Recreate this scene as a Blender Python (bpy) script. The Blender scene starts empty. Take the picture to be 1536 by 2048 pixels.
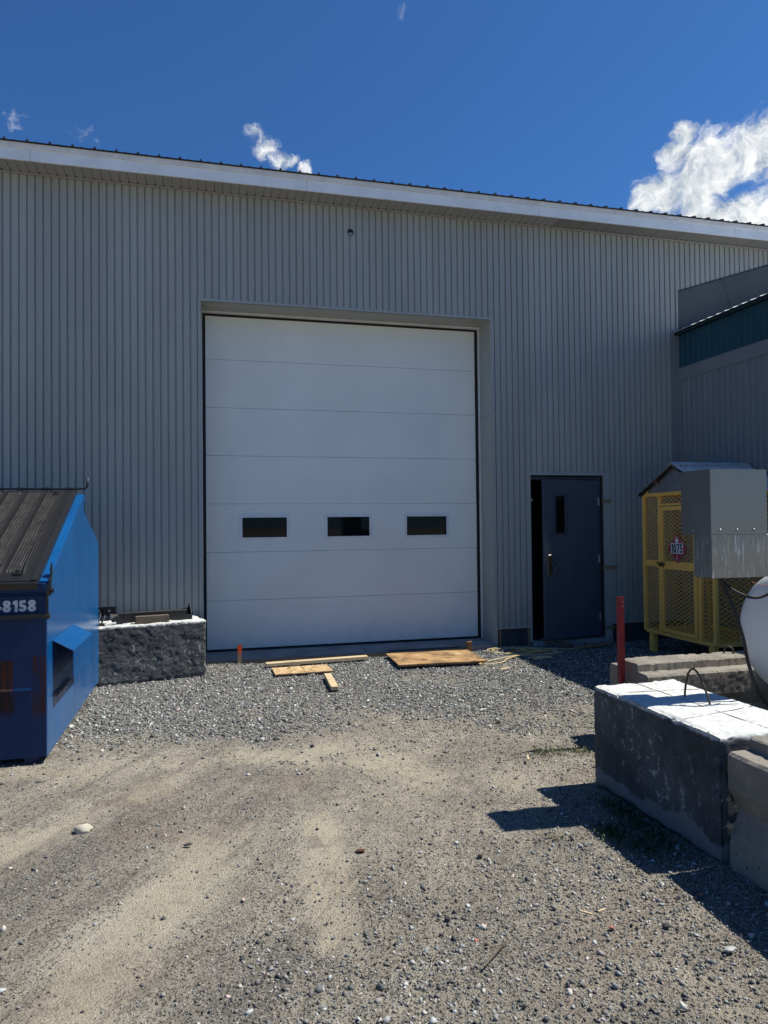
import bpy, bmesh, math, random
import numpy as np
from mathutils import Vector, Matrix, noise

random.seed(7)
rng = np.random.default_rng(11)
S = bpy.context.scene
COL = S.collection

# ------------------------------------------------------------------ camera, light, exposure
cam = bpy.data.cameras.new("camera")
camo = bpy.data.objects.new("camera", cam)
COL.objects.link(camo)
cam.sensor_fit = 'HORIZONTAL'
cam.sensor_width = 36.0
cam.lens = 1400.0 / 1536.0 * 36.0
cam.clip_start = 0.05
cam.clip_end = 2000
YAW, PITCH, ROLL = 0.2486, 0.0191, -0.0107
fw = Vector((math.sin(YAW) * math.cos(PITCH), math.cos(YAW) * math.cos(PITCH), math.sin(PITCH)))
rt = Vector((math.cos(YAW), -math.sin(YAW), 0))
up = rt.cross(fw)
r2 = math.cos(ROLL) * rt + math.sin(ROLL) * up
u2 = -math.sin(ROLL) * rt + math.cos(ROLL) * up
M = Matrix(((r2.x, u2.x, -fw.x, 0.001), (r2.y, u2.y, -fw.y, -9.055), (r2.z, u2.z, -fw.z, 1.539), (0, 0, 0, 1)))
camo.matrix_world = M
S.camera = camo

SUN_STRENGTH = 4.6
SKY_STRENGTH = 0.052
EXPOSURE = 0.55
SUNV = Vector((0.65, -0.045, 1.0)).normalized()          # towards the sun
sl = bpy.data.lights.new("sun", 'SUN')
sl.energy = SUN_STRENGTH
sl.angle = math.radians(0.5)
sl.color = (1.0, 0.965, 0.86)
slo = bpy.data.objects.new("sun", sl)
COL.objects.link(slo)
slo.rotation_euler = SUNV.to_track_quat('Z', 'Y').to_euler()
slo.location = (20, 0, 30)

S.render.engine = 'CYCLES'
S.view_settings.view_transform = 'Standard'
S.view_settings.look = 'None'
S.view_settings.gamma = 1.0
S.view_settings.exposure = EXPOSURE
S.view_settings.use_curve_mapping = False

W = bpy.data.worlds.new("World")
S.world = W
W.use_nodes = True
wn, wl = W.node_tree.nodes, W.node_tree.links
for n in list(wn): wn.remove(n)

class NB:
    """small helper to write node graphs"""
    def __init__(s, nt): s.nt = nt; s.n = nt.nodes; s.l = nt.links
    def new(s, t, **kw):
        n = s.n.new(t)
        for k, v in kw.items(): setattr(n, k, v)
        return n
    def link(s, a, b): s.l.new(a, b)
    def val(s, x, sock):
        if isinstance(x, bpy.types.NodeSocket): s.l.new(x, sock)
        else: sock.default_value = x
    def math(s, op, a, b=0.0, c=0.0, clamp=False):
        n = s.new('ShaderNodeMath', operation=op, use_clamp=clamp)
        s.val(a, n.inputs[0]); s.val(b, n.inputs[1]); s.val(c, n.inputs[2])
        return n.outputs[0]
    def vmath(s, op, a, b=(0, 0, 0), scale=None):
        n = s.new('ShaderNodeVectorMath', operation=op)
        s.val(a, n.inputs[0]); s.val(b, n.inputs[1])
        if scale is not None: s.val(scale, n.inputs[3])
        return n.outputs['Value'] if op in ('DOT_PRODUCT', 'LENGTH', 'DISTANCE') else n.outputs[0]
    def noise(s, vec, scale=5.0, detail=4.0, rough=0.5, dist=0.0, lac=2.0):
        n = s.new('ShaderNodeTexNoise')
        if vec is not None: s.l.new(vec, n.inputs['Vector'])
        n.inputs['Scale'].default_value = scale
        n.inputs['Detail'].default_value = detail
        n.inputs['Roughness'].default_value = rough
        n.inputs['Lacunarity'].default_value = lac
        n.inputs['Distortion'].default_value = dist
        return n.outputs['Fac']
    def ramp(s, fac, lo, hi, a=0.0, b=1.0):
        n = s.new('ShaderNodeMapRange', interpolation_type='SMOOTHSTEP')
        s.val(fac, n.inputs['Value'])
        n.inputs['From Min'].default_value = lo; n.inputs['From Max'].default_value = hi
        n.inputs['To Min'].default_value = a; n.inputs['To Max'].default_value = b
        return n.outputs[0]
    def mix(s, f, a, b, mode='MIX'):
        n = s.new('ShaderNodeMix', data_type='RGBA', blend_type=mode)
        s.val(f, n.inputs[0])
        for x, k in ((a, 6), (b, 7)):
            if isinstance(x, (tuple, list)) and len(x) == 3: x = (*x, 1)
            s.val(x, n.inputs[k])
        return n.outputs[2]

# sky with a few clouds
B = NB(W.node_tree)
tc = B.new('ShaderNodeTexCoord')
D = tc.outputs['Generated']
sky = B.new('ShaderNodeTexSky', sky_type='NISHITA')
sky.sun_disc = False
sky.sun_elevation = math.asin(SUNV.z)
sky.sun_rotation = math.atan2(SUNV.x, SUNV.y)
sky.altitude = 300
sky.air_density = 1.0
sky.dust_density = 0.4
sky.ozone_density = 3.5
skyc = B.mix(1.0, sky.outputs[0], (0.49, 0.95, 1.45), 'MULTIPLY')
def cloud(center, upv, lobes, nscale, amp, lo, hi, seed, stretch=(1, 1), warp=0.03):
    """one cloud: soft elliptical lobes on the tangent plane at 'center', broken up by noise"""
    c = Vector(center).normalized()
    e1 = c.cross(Vector((0, 0, 1))).normalized(); e2 = e1.cross(c).normalized()
    dc = B.vmath('DOT_PRODUCT', D, tuple(c))
    dcm = B.math('MAXIMUM', dc, 0.05)
    u = B.math('DIVIDE', B.vmath('DOT_PRODUCT', D, tuple(e1)), dcm)
    v = B.math('DIVIDE', B.vmath('DOT_PRODUCT', D, tuple(e2)), dcm)
    vis = B.math('GREATER_THAN', dc, 0.05)
    cw = B.new('ShaderNodeCombineXYZ'); B.link(u, cw.inputs[0]); B.link(v, cw.inputs[1]); cw.inputs[2].default_value = seed + 3
    wu = B.noise(cw.outputs[0], nscale * 0.8, 5, 0.6); cw2 = B.vmath('ADD', cw.outputs[0], (5.2, 1.3, 0.7)); wv = B.noise(cw2, nscale * 0.8, 5, 0.6)
    u = B.math('ADD', u, B.math('MULTIPLY', B.math('SUBTRACT', wu, 0.5), warp)); v = B.math('ADD', v, B.math('MULTIPLY', B.math('SUBTRACT', wv, 0.5), warp))
    field = None
    for (x, y, rx, ry, s) in lobes:
        a = B.math('MULTIPLY', B.math('SUBTRACT', u, x), 1 / rx)
        b = B.math('MULTIPLY', B.math('SUBTRACT', v, y), 1 / ry)
        d2 = B.math('ADD', B.math('MULTIPLY', a, a), B.math('MULTIPLY', b, b))
        g = B.math('MULTIPLY', B.math('POWER', 2.718, B.math('MULTIPLY', d2, -1.0)), s)
        field = g if field is None else B.math('MAXIMUM', field, g)
    comb = B.new('ShaderNodeCombineXYZ')
    B.link(B.math('MULTIPLY', u, stretch[0]), comb.inputs[0]); B.link(B.math('MULTIPLY', v, stretch[1]), comb.inputs[1])
    comb.inputs[2].default_value = seed
    n1 = B.noise(comb.outputs[0], nscale, 9, 0.62, 0.35)
    f = B.math('ADD', field, B.math('MULTIPLY', B.math('SUBTRACT', n1, 0.5), amp))
    den = B.math('MULTIPLY', B.ramp(f, lo, hi), vis)
    # light and grey of the cloud body itself: thin parts pale blue, billows modelled by a second octave
    off = B.vmath('ADD', comb.outputs[0], (0.010, -0.004, 0.0))
    n2 = B.noise(off, nscale, 9, 0.62, 0.35)
    rel = B.math('SUBTRACT', n1, n2)
    low = B.noise(comb.outputs[0], nscale * 0.55, 3, 0.5)
    sh = B.math('ADD', B.math('MULTIPLY', rel, 3.4), B.math('ADD', 0.60, B.math('MULTIPLY', B.math('SUBTRACT', low, 0.5), 1.3)))
    return den, sh
clouds = []
clouds.append(cloud((0.595, 0.693, 0.41), None,
    [(-0.055, 0.030, 0.026, 0.026, 1.0), (-0.048, 0.052, 0.018, 0.018, 0.95), (-0.075, -0.010, 0.045, 0.035, 1.0), (-0.02, 0.0, 0.06, 0.05, 1.0),
     (0.035, 0.02, 0.05, 0.045, 1.0), (0.055, 0.034, 0.036, 0.026, 1.0), (0.02, -0.05, 0.12, 0.04, 1.0), (0.10, -0.02, 0.08, 0.058, 1.0), (0.2, -0.05, 0.1, 0.07, 1.0)],
    24.0, 1.35, 0.40, 0.88, 1.3, (1, 1), 0.055))
clouds.append(cloud((0.092, 0.877, 0.470), None,
    [(-0.028, 0.020, 0.016, 0.013, 0.95), (-0.016, 0.004, 0.016, 0.016, 1.0), (0.002, -0.008, 0.018, 0.012, 1.0), (0.018, -0.004, 0.014, 0.010, 0.85), (0.030, -0.014, 0.014, 0.008, 0.85)],
    55.0, 1.3, 0.36, 1.15, 4.1, (1.0, 0.8), 0.035))
clouds.append(cloud((-0.170, 0.873, 0.459), None,
    [(0.035, 0.008, 0.024, 0.013, 0.68), (0.050, -0.004, 0.022, 0.010, 0.68), (-0.035, 0.004, 0.034, 0.012, 0.60)],
    42.0, 1.9, 0.46, 1.5, 7.7, (0.7, 1.2), 0.06))
clouds.append(cloud((0.226, 0.771, 0.596), None,
    [(0.0, 0.0, 0.007, 0.012, 0.6), (0.20, 0.013, 0.02, 0.005, 0.45)],
    60.0, 1.2, 0.40, 1.7, 9.7, (1.2, 0.7)))
col = skyc
for den, sh in clouds:
    cc = B.mix(B.math('MULTIPLY', sh, 1.0, clamp=True), (4.6, 5.6, 6.8), (13.6, 13.8, 13.7))
    col = B.mix(B.math('MULTIPLY', den, 0.97), col, cc)
bg = B.new('ShaderNodeBackground')
B.link(col, bg.inputs[0]); bg.inputs[1].default_value = SKY_STRENGTH
wo = B.new('ShaderNodeOutputWorld')
B.link(bg.outputs[0], wo.inputs[0])

# ------------------------------------------------------------------ helpers
def newmat(name):
    m = bpy.data.materials.new(name); m.use_nodes = True
    nt = m.node_tree; nt.nodes.clear()
    b = NB(nt)
    out = b.new('ShaderNodeOutputMaterial'); bs = b.new('ShaderNodeBsdfPrincipled')
    b.link(bs.outputs[0], out.inputs[0])
    b.bs = bs; b.tc = b.new('ShaderNodeTexCoord'); b.obj = b.tc.outputs['Object']
    return m, b
def setb(b, color=None, rough=None, metal=None, spec=None, normal=None):
    if color is not None:
        if isinstance(color, tuple) and len(color) == 3: color = (*color, 1)
        b.val(color, b.bs.inputs['Base Color'])
    if rough is not None: b.val(rough, b.bs.inputs['Roughness'])
    if metal is not None: b.val(metal, b.bs.inputs['Metallic'])
    if spec is not None: b.val(spec, b.bs.inputs['Specular IOR Level'])
    if normal is not None: b.link(normal, b.bs.inputs['Normal'])
def bump(b, h, strength=0.3, dist=0.01, prev=None):
    n = b.new('ShaderNodeBump'); n.inputs['Strength'].default_value = strength; n.inputs['Distance'].default_value = dist
    b.link(h, n.inputs['Height'])
    if prev is not None: b.link(prev, n.inputs['Normal'])
    return n.outputs[0]
def simple(name, c, rough=0.5, metal=0.0, var=0.12, scale=6.0, bmp=0.0, bscale=80.0, c2=None, spec=0.5, lo=0.35, hi=0.65, vec=(1, 1, 1), bdist=0.004):
    m, b = newmat(name)
    v = b.obj
    if vec != (1, 1, 1): v = b.vmath('MULTIPLY', b.obj, vec)
    n = b.noise(v, scale, 6, 0.6)
    if c2 is None: c2 = tuple(x * (1 - var * 2) for x in c); c1 = tuple(min(1, x * (1 + var)) for x in c)
    else: c1 = c
    colr = b.mix(b.ramp(n, lo, hi), c2, c1)
    fine = b.noise(v, scale * 9, 3, 0.5)
    colr = b.mix(b.math('MULTIPLY', fine, var * 1.5, clamp=True), colr, tuple(x * 0.6 for x in c1))
    setb(b, colr, b.math('ADD', rough - 0.05, b.math('MULTIPLY', n, 0.1)), metal, spec)
    if bmp > 0: setb(b, normal=bump(b, b.noise(v, bscale, 5, 0.6), bmp, bdist))
    return m

class MB:
    """collects geometry, builds ONE mesh object"""
    def __init__(s): s.v = []; s.f = []; s.mi = []; s.cur = 0
    def vert(s, p): s.v.append(tuple(p)); return len(s.v) - 1
    def poly(s, pts):
        i = len(s.v); s.v += [tuple(p) for p in pts]; s.f.append(tuple(range(i, i + len(pts)))); s.mi.append(s.cur)
    def box(s, a, b):
        x0, y0, z0 = a; x1, y1, z1 = b
        i = len(s.v)
        s.v += [(x0, y0, z0), (x1, y0, z0), (x1, y1, z0), (x0, y1, z0), (x0, y0, z1), (x1, y0, z1), (x1, y1, z1), (x0, y1, z1)]
        for q in ((0, 3, 2, 1), (4, 5, 6, 7), (0, 1, 5, 4), (1, 2, 6, 5), (2, 3, 7, 6), (3, 0, 4, 7)):
            s.f.append(tuple(i + k for k in q)); s.mi.append(s.cur)
        return s
    def hexa(s, p):
        i = len(s.v); s.v += [tuple(q) for q in p]
        for q in ((0, 3, 2, 1), (4, 5, 6, 7), (0, 1, 5, 4), (1, 2, 6, 5), (2, 3, 7, 6), (3, 0, 4, 7)):
            s.f.append(tuple(i + k for k in q)); s.mi.append(s.cur)
        return s
    def prism(s, prof, axis, a, b, caps=True):
        """profile of 2D points extruded along axis 0/1/2 from a to b (profile coords are the other two axes in order)"""
        def P(q, t):
            r = list(q); r.insert(axis, t); return tuple(r)
        n = len(prof); i = len(s.v)
        s.v += [P(q, a) for q in prof] + [P(q, b) for q in prof]
        for k in range(n):
            s.f.append((i + k, i + (k + 1) % n, i + n + (k + 1) % n, i + n + k)); s.mi.append(s.cur)
        if caps:
            s.f.append(tuple(i + k for k in reversed(range(n)))); s.mi.append(s.cur)
            s.f.append(tuple(i + n + k for k in range(n))); s.mi.append(s.cur)
        return s
    def bar(s, p, q, w, h=None, upv=(0, 0, 1)):
        p = Vector(p); q = Vector(q); h = h or w
        d = (q - p).normalized(); u = Vector(upv)
        if abs(d.dot(u)) > 0.98: u = Vector((1, 0, 0))
        x = d.cross(u).normalized() * w / 2; y = x.cross(d).normalized() * h / 2
        s.hexa([p - x - y, p + x - y, p + x + y, p - x + y, q - x - y, q + x - y, q + x + y, q - x + y]); return s
    def tube(s, pts, r, n=8, caps=True):
        pts = [Vector(p) for p in pts]; i0 = len(s.v); prev = None
        rr = r if isinstance(r, (list, tuple)) else [r] * len(pts)
        for k, p in enumerate(pts):
            d = (pts[min(k + 1, len(pts) - 1)] - pts[max(k - 1, 0)]).normalized()
            if prev is None:
                a = Vector((0, 0, 1)) if abs(d.z) < 0.9 else Vector((1, 0, 0))
                x = d.cross(a).normalized()
            else:
                x = (prev - d * prev.dot(d)).normalized()
            prev = x; y = d.cross(x)
            for j in range(n):
                t = 2 * math.pi * j / n
                s.v.append(tuple(p + (x * math.cos(t) + y * math.sin(t)) * rr[k]))
        for k in range(len(pts) - 1):
            for j in range(n):
                a = i0 + k * n + j; b = i0 + k * n + (j + 1) % n
                s.f.append((a, b, b + n, a + n)); s.mi.append(s.cur)
        if caps:
            s.f.append(tuple(i0 + j for j in reversed(range(n)))); s.mi.append(s.cur)
            e = i0 + (len(pts) - 1) * n
            s.f.append(tuple(e + j for j in range(n))); s.mi.append(s.cur)
        return s
    def build(s, name, mat, parent=None, smooth=False, bevel=0.0, seg=1, auto=None):
        me = bpy.data.meshes.new(name)
        me.from_pydata(s.v, [], s.f)
        mats = mat if isinstance(mat, (list, tuple)) else [mat]
        for m in mats: me.materials.append(m)
        if len(mats) > 1: me.polygons.foreach_set('material_index', s.mi)
        me.validate(); me.update()
        bm = bmesh.new(); bm.from_mesh(me)
        bmesh.ops.recalc_face_normals(bm, faces=bm.faces)
        if bevel > 0:
            bmesh.ops.remove_doubles(bm, verts=bm.verts, dist=1e-5)
            es = [e for e in bm.edges if len(e.link_faces) == 2 and e.calc_face_angle(0) > 0.5]
            bmesh.ops.bevel(bm, geom=es, offset=bevel, segments=seg, affect='EDGES', clamp_overlap=True)
        bm.to_mesh(me); bm.free()
        if smooth:
            me.polygons.foreach_set('use_smooth', [True] * len(me.polygons))
            if auto: me.set_sharp_from_angle(angle=math.radians(auto))
        o = bpy.data.objects.new(name, me); COL.objects.link(o)
        if parent: o.parent = parent; o.matrix_parent_inverse = Matrix()
        return o
def tag(o, label=None, cat=None, group=None, kind=None):
    if label: o['label'] = label
    if cat: o['category'] = cat
    if group: o['group'] = group
    if kind: o['kind'] = kind
    return o
def empty(name, loc=(0, 0, 0), rz=0.0, **kw):
    e = bpy.data.objects.new(name, None); COL.objects.link(e)
    e.location = loc; e.rotation_euler = (0, 0, rz); e.empty_display_size = 0.2
    return tag(e, **kw)
def fb(x, y, z=0, s=1.0, o=3): return noise.fractal(Vector((x * s, y * s, z * s)), 1.0, 2.0, o)

G = -0.1           # ground level
YW = -0.428        # plane of the warehouse siding

# ------------------------------------------------------------------ materials
def mat_siding(name, c, rough=0.42):
    m, b = newmat(name)
    n = b.noise(b.vmath('MULTIPLY', b.obj, (1, 1, 0.25)), 2.2, 5, 0.6)
    f = b.noise(b.obj, 45, 3, 0.6)
    cc = b.mix(b.ramp(n, 0.3, 0.7), tuple(x * 0.91 for x in c), tuple(x * 1.05 for x in c))
    oi = b.new('ShaderNodeObjectInfo')
    cc = b.mix(b.math('MULTIPLY', oi.outputs['Random'], 0.5), cc, tuple(x * 0.86 for x in c))
    sep = b.new('ShaderNodeSeparateXYZ'); b.link(b.obj, sep.inputs[0])
    # dust splashed on the lowest metre
    low = b.math('MULTIPLY', b.ramp(sep.outputs[2], 1.0, 0.15), b.ramp(b.noise(b.obj, 5, 6, 0.7), 0.35, 0.8))
    cc = b.mix(b.math('MULTIPLY', low, 0.45), cc, (0.25, 0.23, 0.20))
    # faint vertical run-off streaks
    st = b.noise(b.vmath('MULTIPLY', b.obj, (14, 14, 0.35)), 2.0, 4, 0.6)
    cc = b.mix(b.math('MULTIPLY', b.ramp(st, 0.52, 0.75), 0.22), cc, tuple(x * 0.6 for x in c))
    setb(b, cc, b.math('ADD', rough, b.math('MULTIPLY', f, 0.12)), 0.0, 0.5, bump(b, n, 0.05, 0.02))
    return m
m_siding = mat_siding('grey_painted_steel', (0.365, 0.372, 0.345))
m_trim = mat_siding('grey_trim_steel', (0.375, 0.388, 0.355))
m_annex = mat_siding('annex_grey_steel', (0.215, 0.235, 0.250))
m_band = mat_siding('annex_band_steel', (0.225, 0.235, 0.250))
m_teal = mat_siding('teal_painted_steel', (0.014, 0.075, 0.110))
m_tealdk = mat_siding('dark_teal_trim', (0.012, 0.030, 0.040))
m_flash = mat_siding('dark_grey_membrane', (0.085, 0.095, 0.100), 0.7)
m_fascia = simple('white_aluminium_fascia', (0.84, 0.86, 0.86), 0.4, 0, 0.04, 3, 0.05, 20)
m_drip = simple('drip_edge_paint', (0.78, 0.76, 0.72), 0.45, 0, 0.06, 4)
m_roofdk = simple('dark_roof_steel', (0.035, 0.042, 0.050), 0.5, 0, 0.15)
m_roofbright = simple('galvanised_roof_steel', (0.62, 0.63, 0.64), 0.42, 0.3, 0.10, 4)
def mat_soffit(perf):
    m, b = newmat('soffit_perforated' if perf else 'soffit_vinyl')
    c = (0.36, 0.355, 0.335)
    cc = b.mix(b.noise(b.obj, 3, 4), tuple(x * 0.92 for x in c), c)
    if perf:
        v = b.new('ShaderNodeTexVoronoi'); v.inputs['Scale'].default_value = 55; v.inputs['Randomness'].default_value = 0.0
        b.link(b.obj, v.inputs['Vector'])
        cc = b.mix(b.ramp(v.outputs['Distance'], 0.40, 0.25), cc, (0.03, 0.03, 0.03))
    setb(b, cc, 0.55)
    return m
m_soffit, m_soffitp = mat_soffit(False), mat_soffit(True)
def mat_door():
    m, b = newmat('embossed_white_door_steel')
    v = b.vmath('MULTIPLY', b.obj, (1.5, 1, 26))
    g1 = b.noise(v, 5.0, 6, 0.65, 0.6)
    n = b.noise(b.obj, 1.1, 4, 0.5)
    cc = b.mix(b.ramp(n, 0.3, 0.7), (0.78, 0.79, 0.73), (0.84, 0.85, 0.79))
    cc = b.mix(b.math('MULTIPLY', b.ramp(g1, 0.48, 0.72), 0.22), cc, (0.58, 0.59, 0.55))
    smu = b.noise(b.vmath('MULTIPLY', b.obj, (1, 1, 2)), 7, 7, 0.75)
    cc = b.mix(b.math('MULTIPLY', b.ramp(smu, 0.66, 0.85), 0.25), cc, (0.28, 0.27, 0.25))
    spz = b.new('ShaderNodeSeparateXYZ'); b.link(b.obj, spz.inputs[0])
    dst = b.math('MULTIPLY', b.ramp(spz.outputs[2], 0.55, 0.0), b.ramp(b.noise(b.obj, 9, 7, 0.7), 0.40, 0.75))
    cc = b.mix(b.math('MULTIPLY', dst, 0.18), cc, (0.34, 0.31, 0.27))
    run = b.noise(b.vmath('MULTIPLY', b.obj, (9, 9, 0.5)), 1.6, 5, 0.65)
    cc = b.mix(b.math('MULTIPLY', b.ramp(run, 0.60, 0.80), 0.15), cc, (0.45, 0.44, 0.40))
    setb(b, cc, 0.5, 0, 0.4, bump(b, g1, 0.6, 0.004, bump(b, n, 0.15, 0.03)))
    return m
m_door = mat_door()
m_whitetrim = simple('white_vinyl', (0.76, 0.76, 0.75), 0.45, 0, 0.05)
m_black = simple('black_rubber', (0.008, 0.008, 0.009), 0.7, 0, 0.2)
m_blackpaint = simple('worn_black_steel', (0.011, 0.010, 0.010), 0.45, 0, 0.2, 12, 0.2, 60)
def mat_glass():
    m, b = newmat('dark_window_glass')
    setb(b, (0.004, 0.005, 0.007), 0.04, 0.0, 0.2)
    return m
m_glass = mat_glass()
m_interior = simple('unlit_interior_boards', (0.10, 0.09, 0.08), 0.9)
m_entry = simple('slate_blue_door_paint', (0.068, 0.088, 0.118), 0.38, 0, 0.05, 3)
m_frame = simple('slate_blue_frame_paint', (0.055, 0.068, 0.090), 0.4, 0, 0.1)
m_chrome = simple('aged_satin_chrome', (0.20, 0.19, 0.17), 0.30, 1.0, 0.05)
m_galv = simple('zinc_hardware', (0.40, 0.42, 0.44), 0.4, 0.9, 0.1)
def mat_wood(name, c1, c2, vec=(1.2, 14, 14), rough=0.7):
    m, b = newmat(name)
    v = b.vmath('MULTIPLY', b.obj, vec)
    n = b.noise(v, 3.0, 6, 0.6, 0.8)
    k = b.noise(b.obj, 5.0, 5, 0.65)
    cc = b.mix(b.ramp(n, 0.3, 0.7), c2, c1)
    cc = b.mix(b.math('MULTIPLY', b.ramp(k, 0.55, 0.8), 0.4), cc, tuple(x * 0.45 for x in c2))
    setb(b, cc, rough, 0, 0.3, bump(b, n, 0.3, 0.002))
    return m
m_wood = mat_wood('pine_lumber', (0.62, 0.50, 0.32), (0.48, 0.36, 0.21))
m_woody = mat_wood('pine_lumber_short', (0.55, 0.42, 0.22), (0.40, 0.30, 0.15), (14, 1.2, 14))
m_woodold = mat_wood('weathered_wood', (0.16, 0.125, 0.09), (0.09, 0.07, 0.05))
m_wooddk = mat_wood('rough_brown_wood', (0.30, 0.16, 0.07), (0.17, 0.085, 0.035), (14, 14, 1.2))
m_shim = mat_wood('shim_wood', (0.32, 0.22, 0.13), (0.22, 0.14, 0.08))
def mat_osb():
    m, b = newmat('osb_board')
    v = b.new('ShaderNodeTexVoronoi'); v.inputs['Scale'].default_value = 26; v.inputs['Randomness'].default_value = 1
    b.link(b.vmath('ADD', b.vmath('MULTIPLY', b.obj, (1.0, 0.55, 1)), b.vmath('MULTIPLY', (0.5, 0.5, 0.5), (0, 0, 0))), v.inputs['Vector'])
    sep = b.new('ShaderNodeSeparateColor'); b.link(v.outputs['Color'], sep.inputs[0])
    cc = b.mix(sep.outputs[0], (0.38, 0.25, 0.125), (0.60, 0.43, 0.24))
    cc = b.mix(b.math('MULTIPLY', b.ramp(sep.outputs[1], 0.75, 0.9), 0.6), cc, (0.16, 0.08, 0.03))
    setb(b, cc, 0.75, 0, 0.3, bump(b, sep.outputs[0], 0.3, 0.003))
    return m
m_osb = mat_osb()
def mat_ply():
    m, b = newmat('dirty_plywood')
    v = b.vmath('MULTIPLY', b.obj, (1.0, 9, 9))
    n = b.noise(v, 2.2, 6, 0.6, 1.0); d = b.noise(b.obj, 3.2, 6, 0.7)
    cc = b.mix(n, (0.26, 0.14, 0.06), (0.52, 0.33, 0.15))
    cc = b.mix(b.math('MULTIPLY', b.ramp(d, 0.44, 0.58), 0.85), cc, (0.13, 0.08, 0.045))
    cc = b.mix(b.math('MULTIPLY', b.ramp(d, 0.42, 0.32), 0.7), cc, (0.62, 0.56, 0.46))
    setb(b, cc, 0.75, 0, 0.3, bump(b, n, 0.15, 0.002))
    return m
m_ply = mat_ply()
m_concrete = simple('slab_concrete', (0.30, 0.29, 0.275), 0.85, 0, 0.12, 3.0, 0.4, 120)
m_found = simple('foundation_board', (0.045, 0.052, 0.062), 0.8, 0, 0.2)
def mat_blackblock(name, foot0=0.10, bstr=0.6, gain=1.0, dark=1.2):
    """old precast block: white on top, sides stained near black with scuffs and a bare pale band at the foot"""
    m, b = newmat(name)
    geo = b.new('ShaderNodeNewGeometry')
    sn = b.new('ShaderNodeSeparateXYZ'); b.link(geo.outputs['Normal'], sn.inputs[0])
    sp = b.new('ShaderNodeSeparateXYZ'); b.link(b.obj, sp.inputs[0])
    n1 = b.noise(b.obj, 3.0, 8, 0.65); n2 = b.noise(b.obj, 16, 8, 0.7); n3 = b.noise(b.obj, 70, 5, 0.6)
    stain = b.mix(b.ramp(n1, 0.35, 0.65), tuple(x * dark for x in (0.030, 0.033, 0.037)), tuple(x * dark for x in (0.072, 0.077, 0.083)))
    stain = b.mix(b.math('MULTIPLY', b.ramp(n3, 0.45, 0.75), 0.5), stain, (0.10, 0.105, 0.10))
    scuff = b.math('MULTIPLY', b.ramp(n2, 0.54, 0.62), b.ramp(b.noise(b.obj, 2.3, 6, 0.7), 0.46, 0.58))
    stain = b.mix(b.math('MULTIPLY', scuff, 0.9), stain, (0.34, 0.35, 0.35))
    streak = b.noise(b.vmath('MULTIPLY', b.obj, (22, 22, 1.6)), 1.4, 5, 0.6)
    stain = b.mix(b.math('MULTIPLY', b.ramp(streak, 0.66, 0.74), 0.55), stain, (0.22, 0.22, 0.21))
    band = b.math('MULTIPLY', b.ramp(sp.outputs[2], 0.46, 0.34), b.ramp(sp.outputs[2], 0.06, 0.14))
    n4 = b.noise(b.vmath('MULTIPLY', b.obj, (1, 1, 0.6)), 30, 8, 0.8)
    sc2 = b.math('MULTIPLY', b.math('MULTIPLY', b.ramp(n4, 0.56, 0.64), b.ramp(n1, 0.44, 0.56)), band)
    stain = b.mix(b.math('MULTIPLY', sc2, 0.9), stain, (0.34, 0.35, 0.36))
    mott = b.noise(b.obj, 7.0, 7, 0.7)
    stain = b.mix(b.math('MULTIPLY', b.ramp(mott, 0.50, 0.66), 0.5), stain, (0.085, 0.092, 0.100))
    foot = b.math('SUBTRACT', b.math('ADD', foot0, b.math('MULTIPLY', b.math('SUBTRACT', n1, 0.5), 0.34)), sp.outputs[2])
    bare = b.mix(n2, tuple(x * gain for x in (0.15, 0.155, 0.165)), tuple(x * gain for x in (0.21, 0.215, 0.225)))
    side = b.mix(b.math('MULTIPLY', b.ramp(foot, -0.012, 0.014), b.ramp(n2, 0.30, 0.5, 0.70, 1.0)), stain, bare)
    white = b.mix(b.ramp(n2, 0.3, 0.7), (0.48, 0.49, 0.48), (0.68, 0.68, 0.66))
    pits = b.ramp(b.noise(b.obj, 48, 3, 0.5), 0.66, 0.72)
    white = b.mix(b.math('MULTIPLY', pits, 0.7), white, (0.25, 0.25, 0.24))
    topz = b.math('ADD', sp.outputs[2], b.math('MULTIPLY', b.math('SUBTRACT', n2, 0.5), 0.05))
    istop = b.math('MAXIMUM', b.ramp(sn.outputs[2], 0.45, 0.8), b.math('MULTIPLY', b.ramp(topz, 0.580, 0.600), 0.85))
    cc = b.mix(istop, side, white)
    setb(b, cc, 0.85, 0, 0.3, bump(b, n3, bstr, 0.006, bump(b, n2, bstr, 0.020)))
    return m
m_blackblock = mat_blackblock('stained_concrete_block')
m_rockblock = mat_blackblock('rough_stained_block', 0.03, 1.0, 0.70, 1.15)
def mat_oldconc(name, c1=(0.30, 0.27, 0.225), c2=(0.17, 0.155, 0.135)):
    m, b = newmat(name)
    n1 = b.noise(b.obj, 3.5, 8, 0.65); n2 = b.noise(b.obj, 22, 8, 0.7); n3 = b.noise(b.obj, 110, 4, 0.6)
    cc = b.mix(b.ramp(n1, 0.3, 0.7), c2, c1)
    cc = b.mix(b.math('MULTIPLY', b.ramp(n3, 0.55, 0.7), 0.55), cc, tuple(x * 0.5 for x in c2))
    cc = b.mix(b.math('MULTIPLY', b.ramp(n2, 0.62, 0.75), 0.5), cc, (0.42, 0.39, 0.34))
    v = b.new('ShaderNodeTexVoronoi'); v.inputs['Scale'].default_value = 17; b.link(b.obj, v.inputs['Vector'])
    pit = b.math('MULTIPLY', b.ramp(v.outputs['Distance'], 0.16, 0.09), b.ramp(n1, 0.45, 0.6))
    cc = b.mix(b.math('MULTIPLY', pit, 0.8), cc, (0.03, 0.03, 0.028))
    setb(b, cc, 0.9, 0, 0.3, bump(b, n3, 0.5, 0.004, bump(b, n2, 0.5, 0.012)))
    return m
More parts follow.
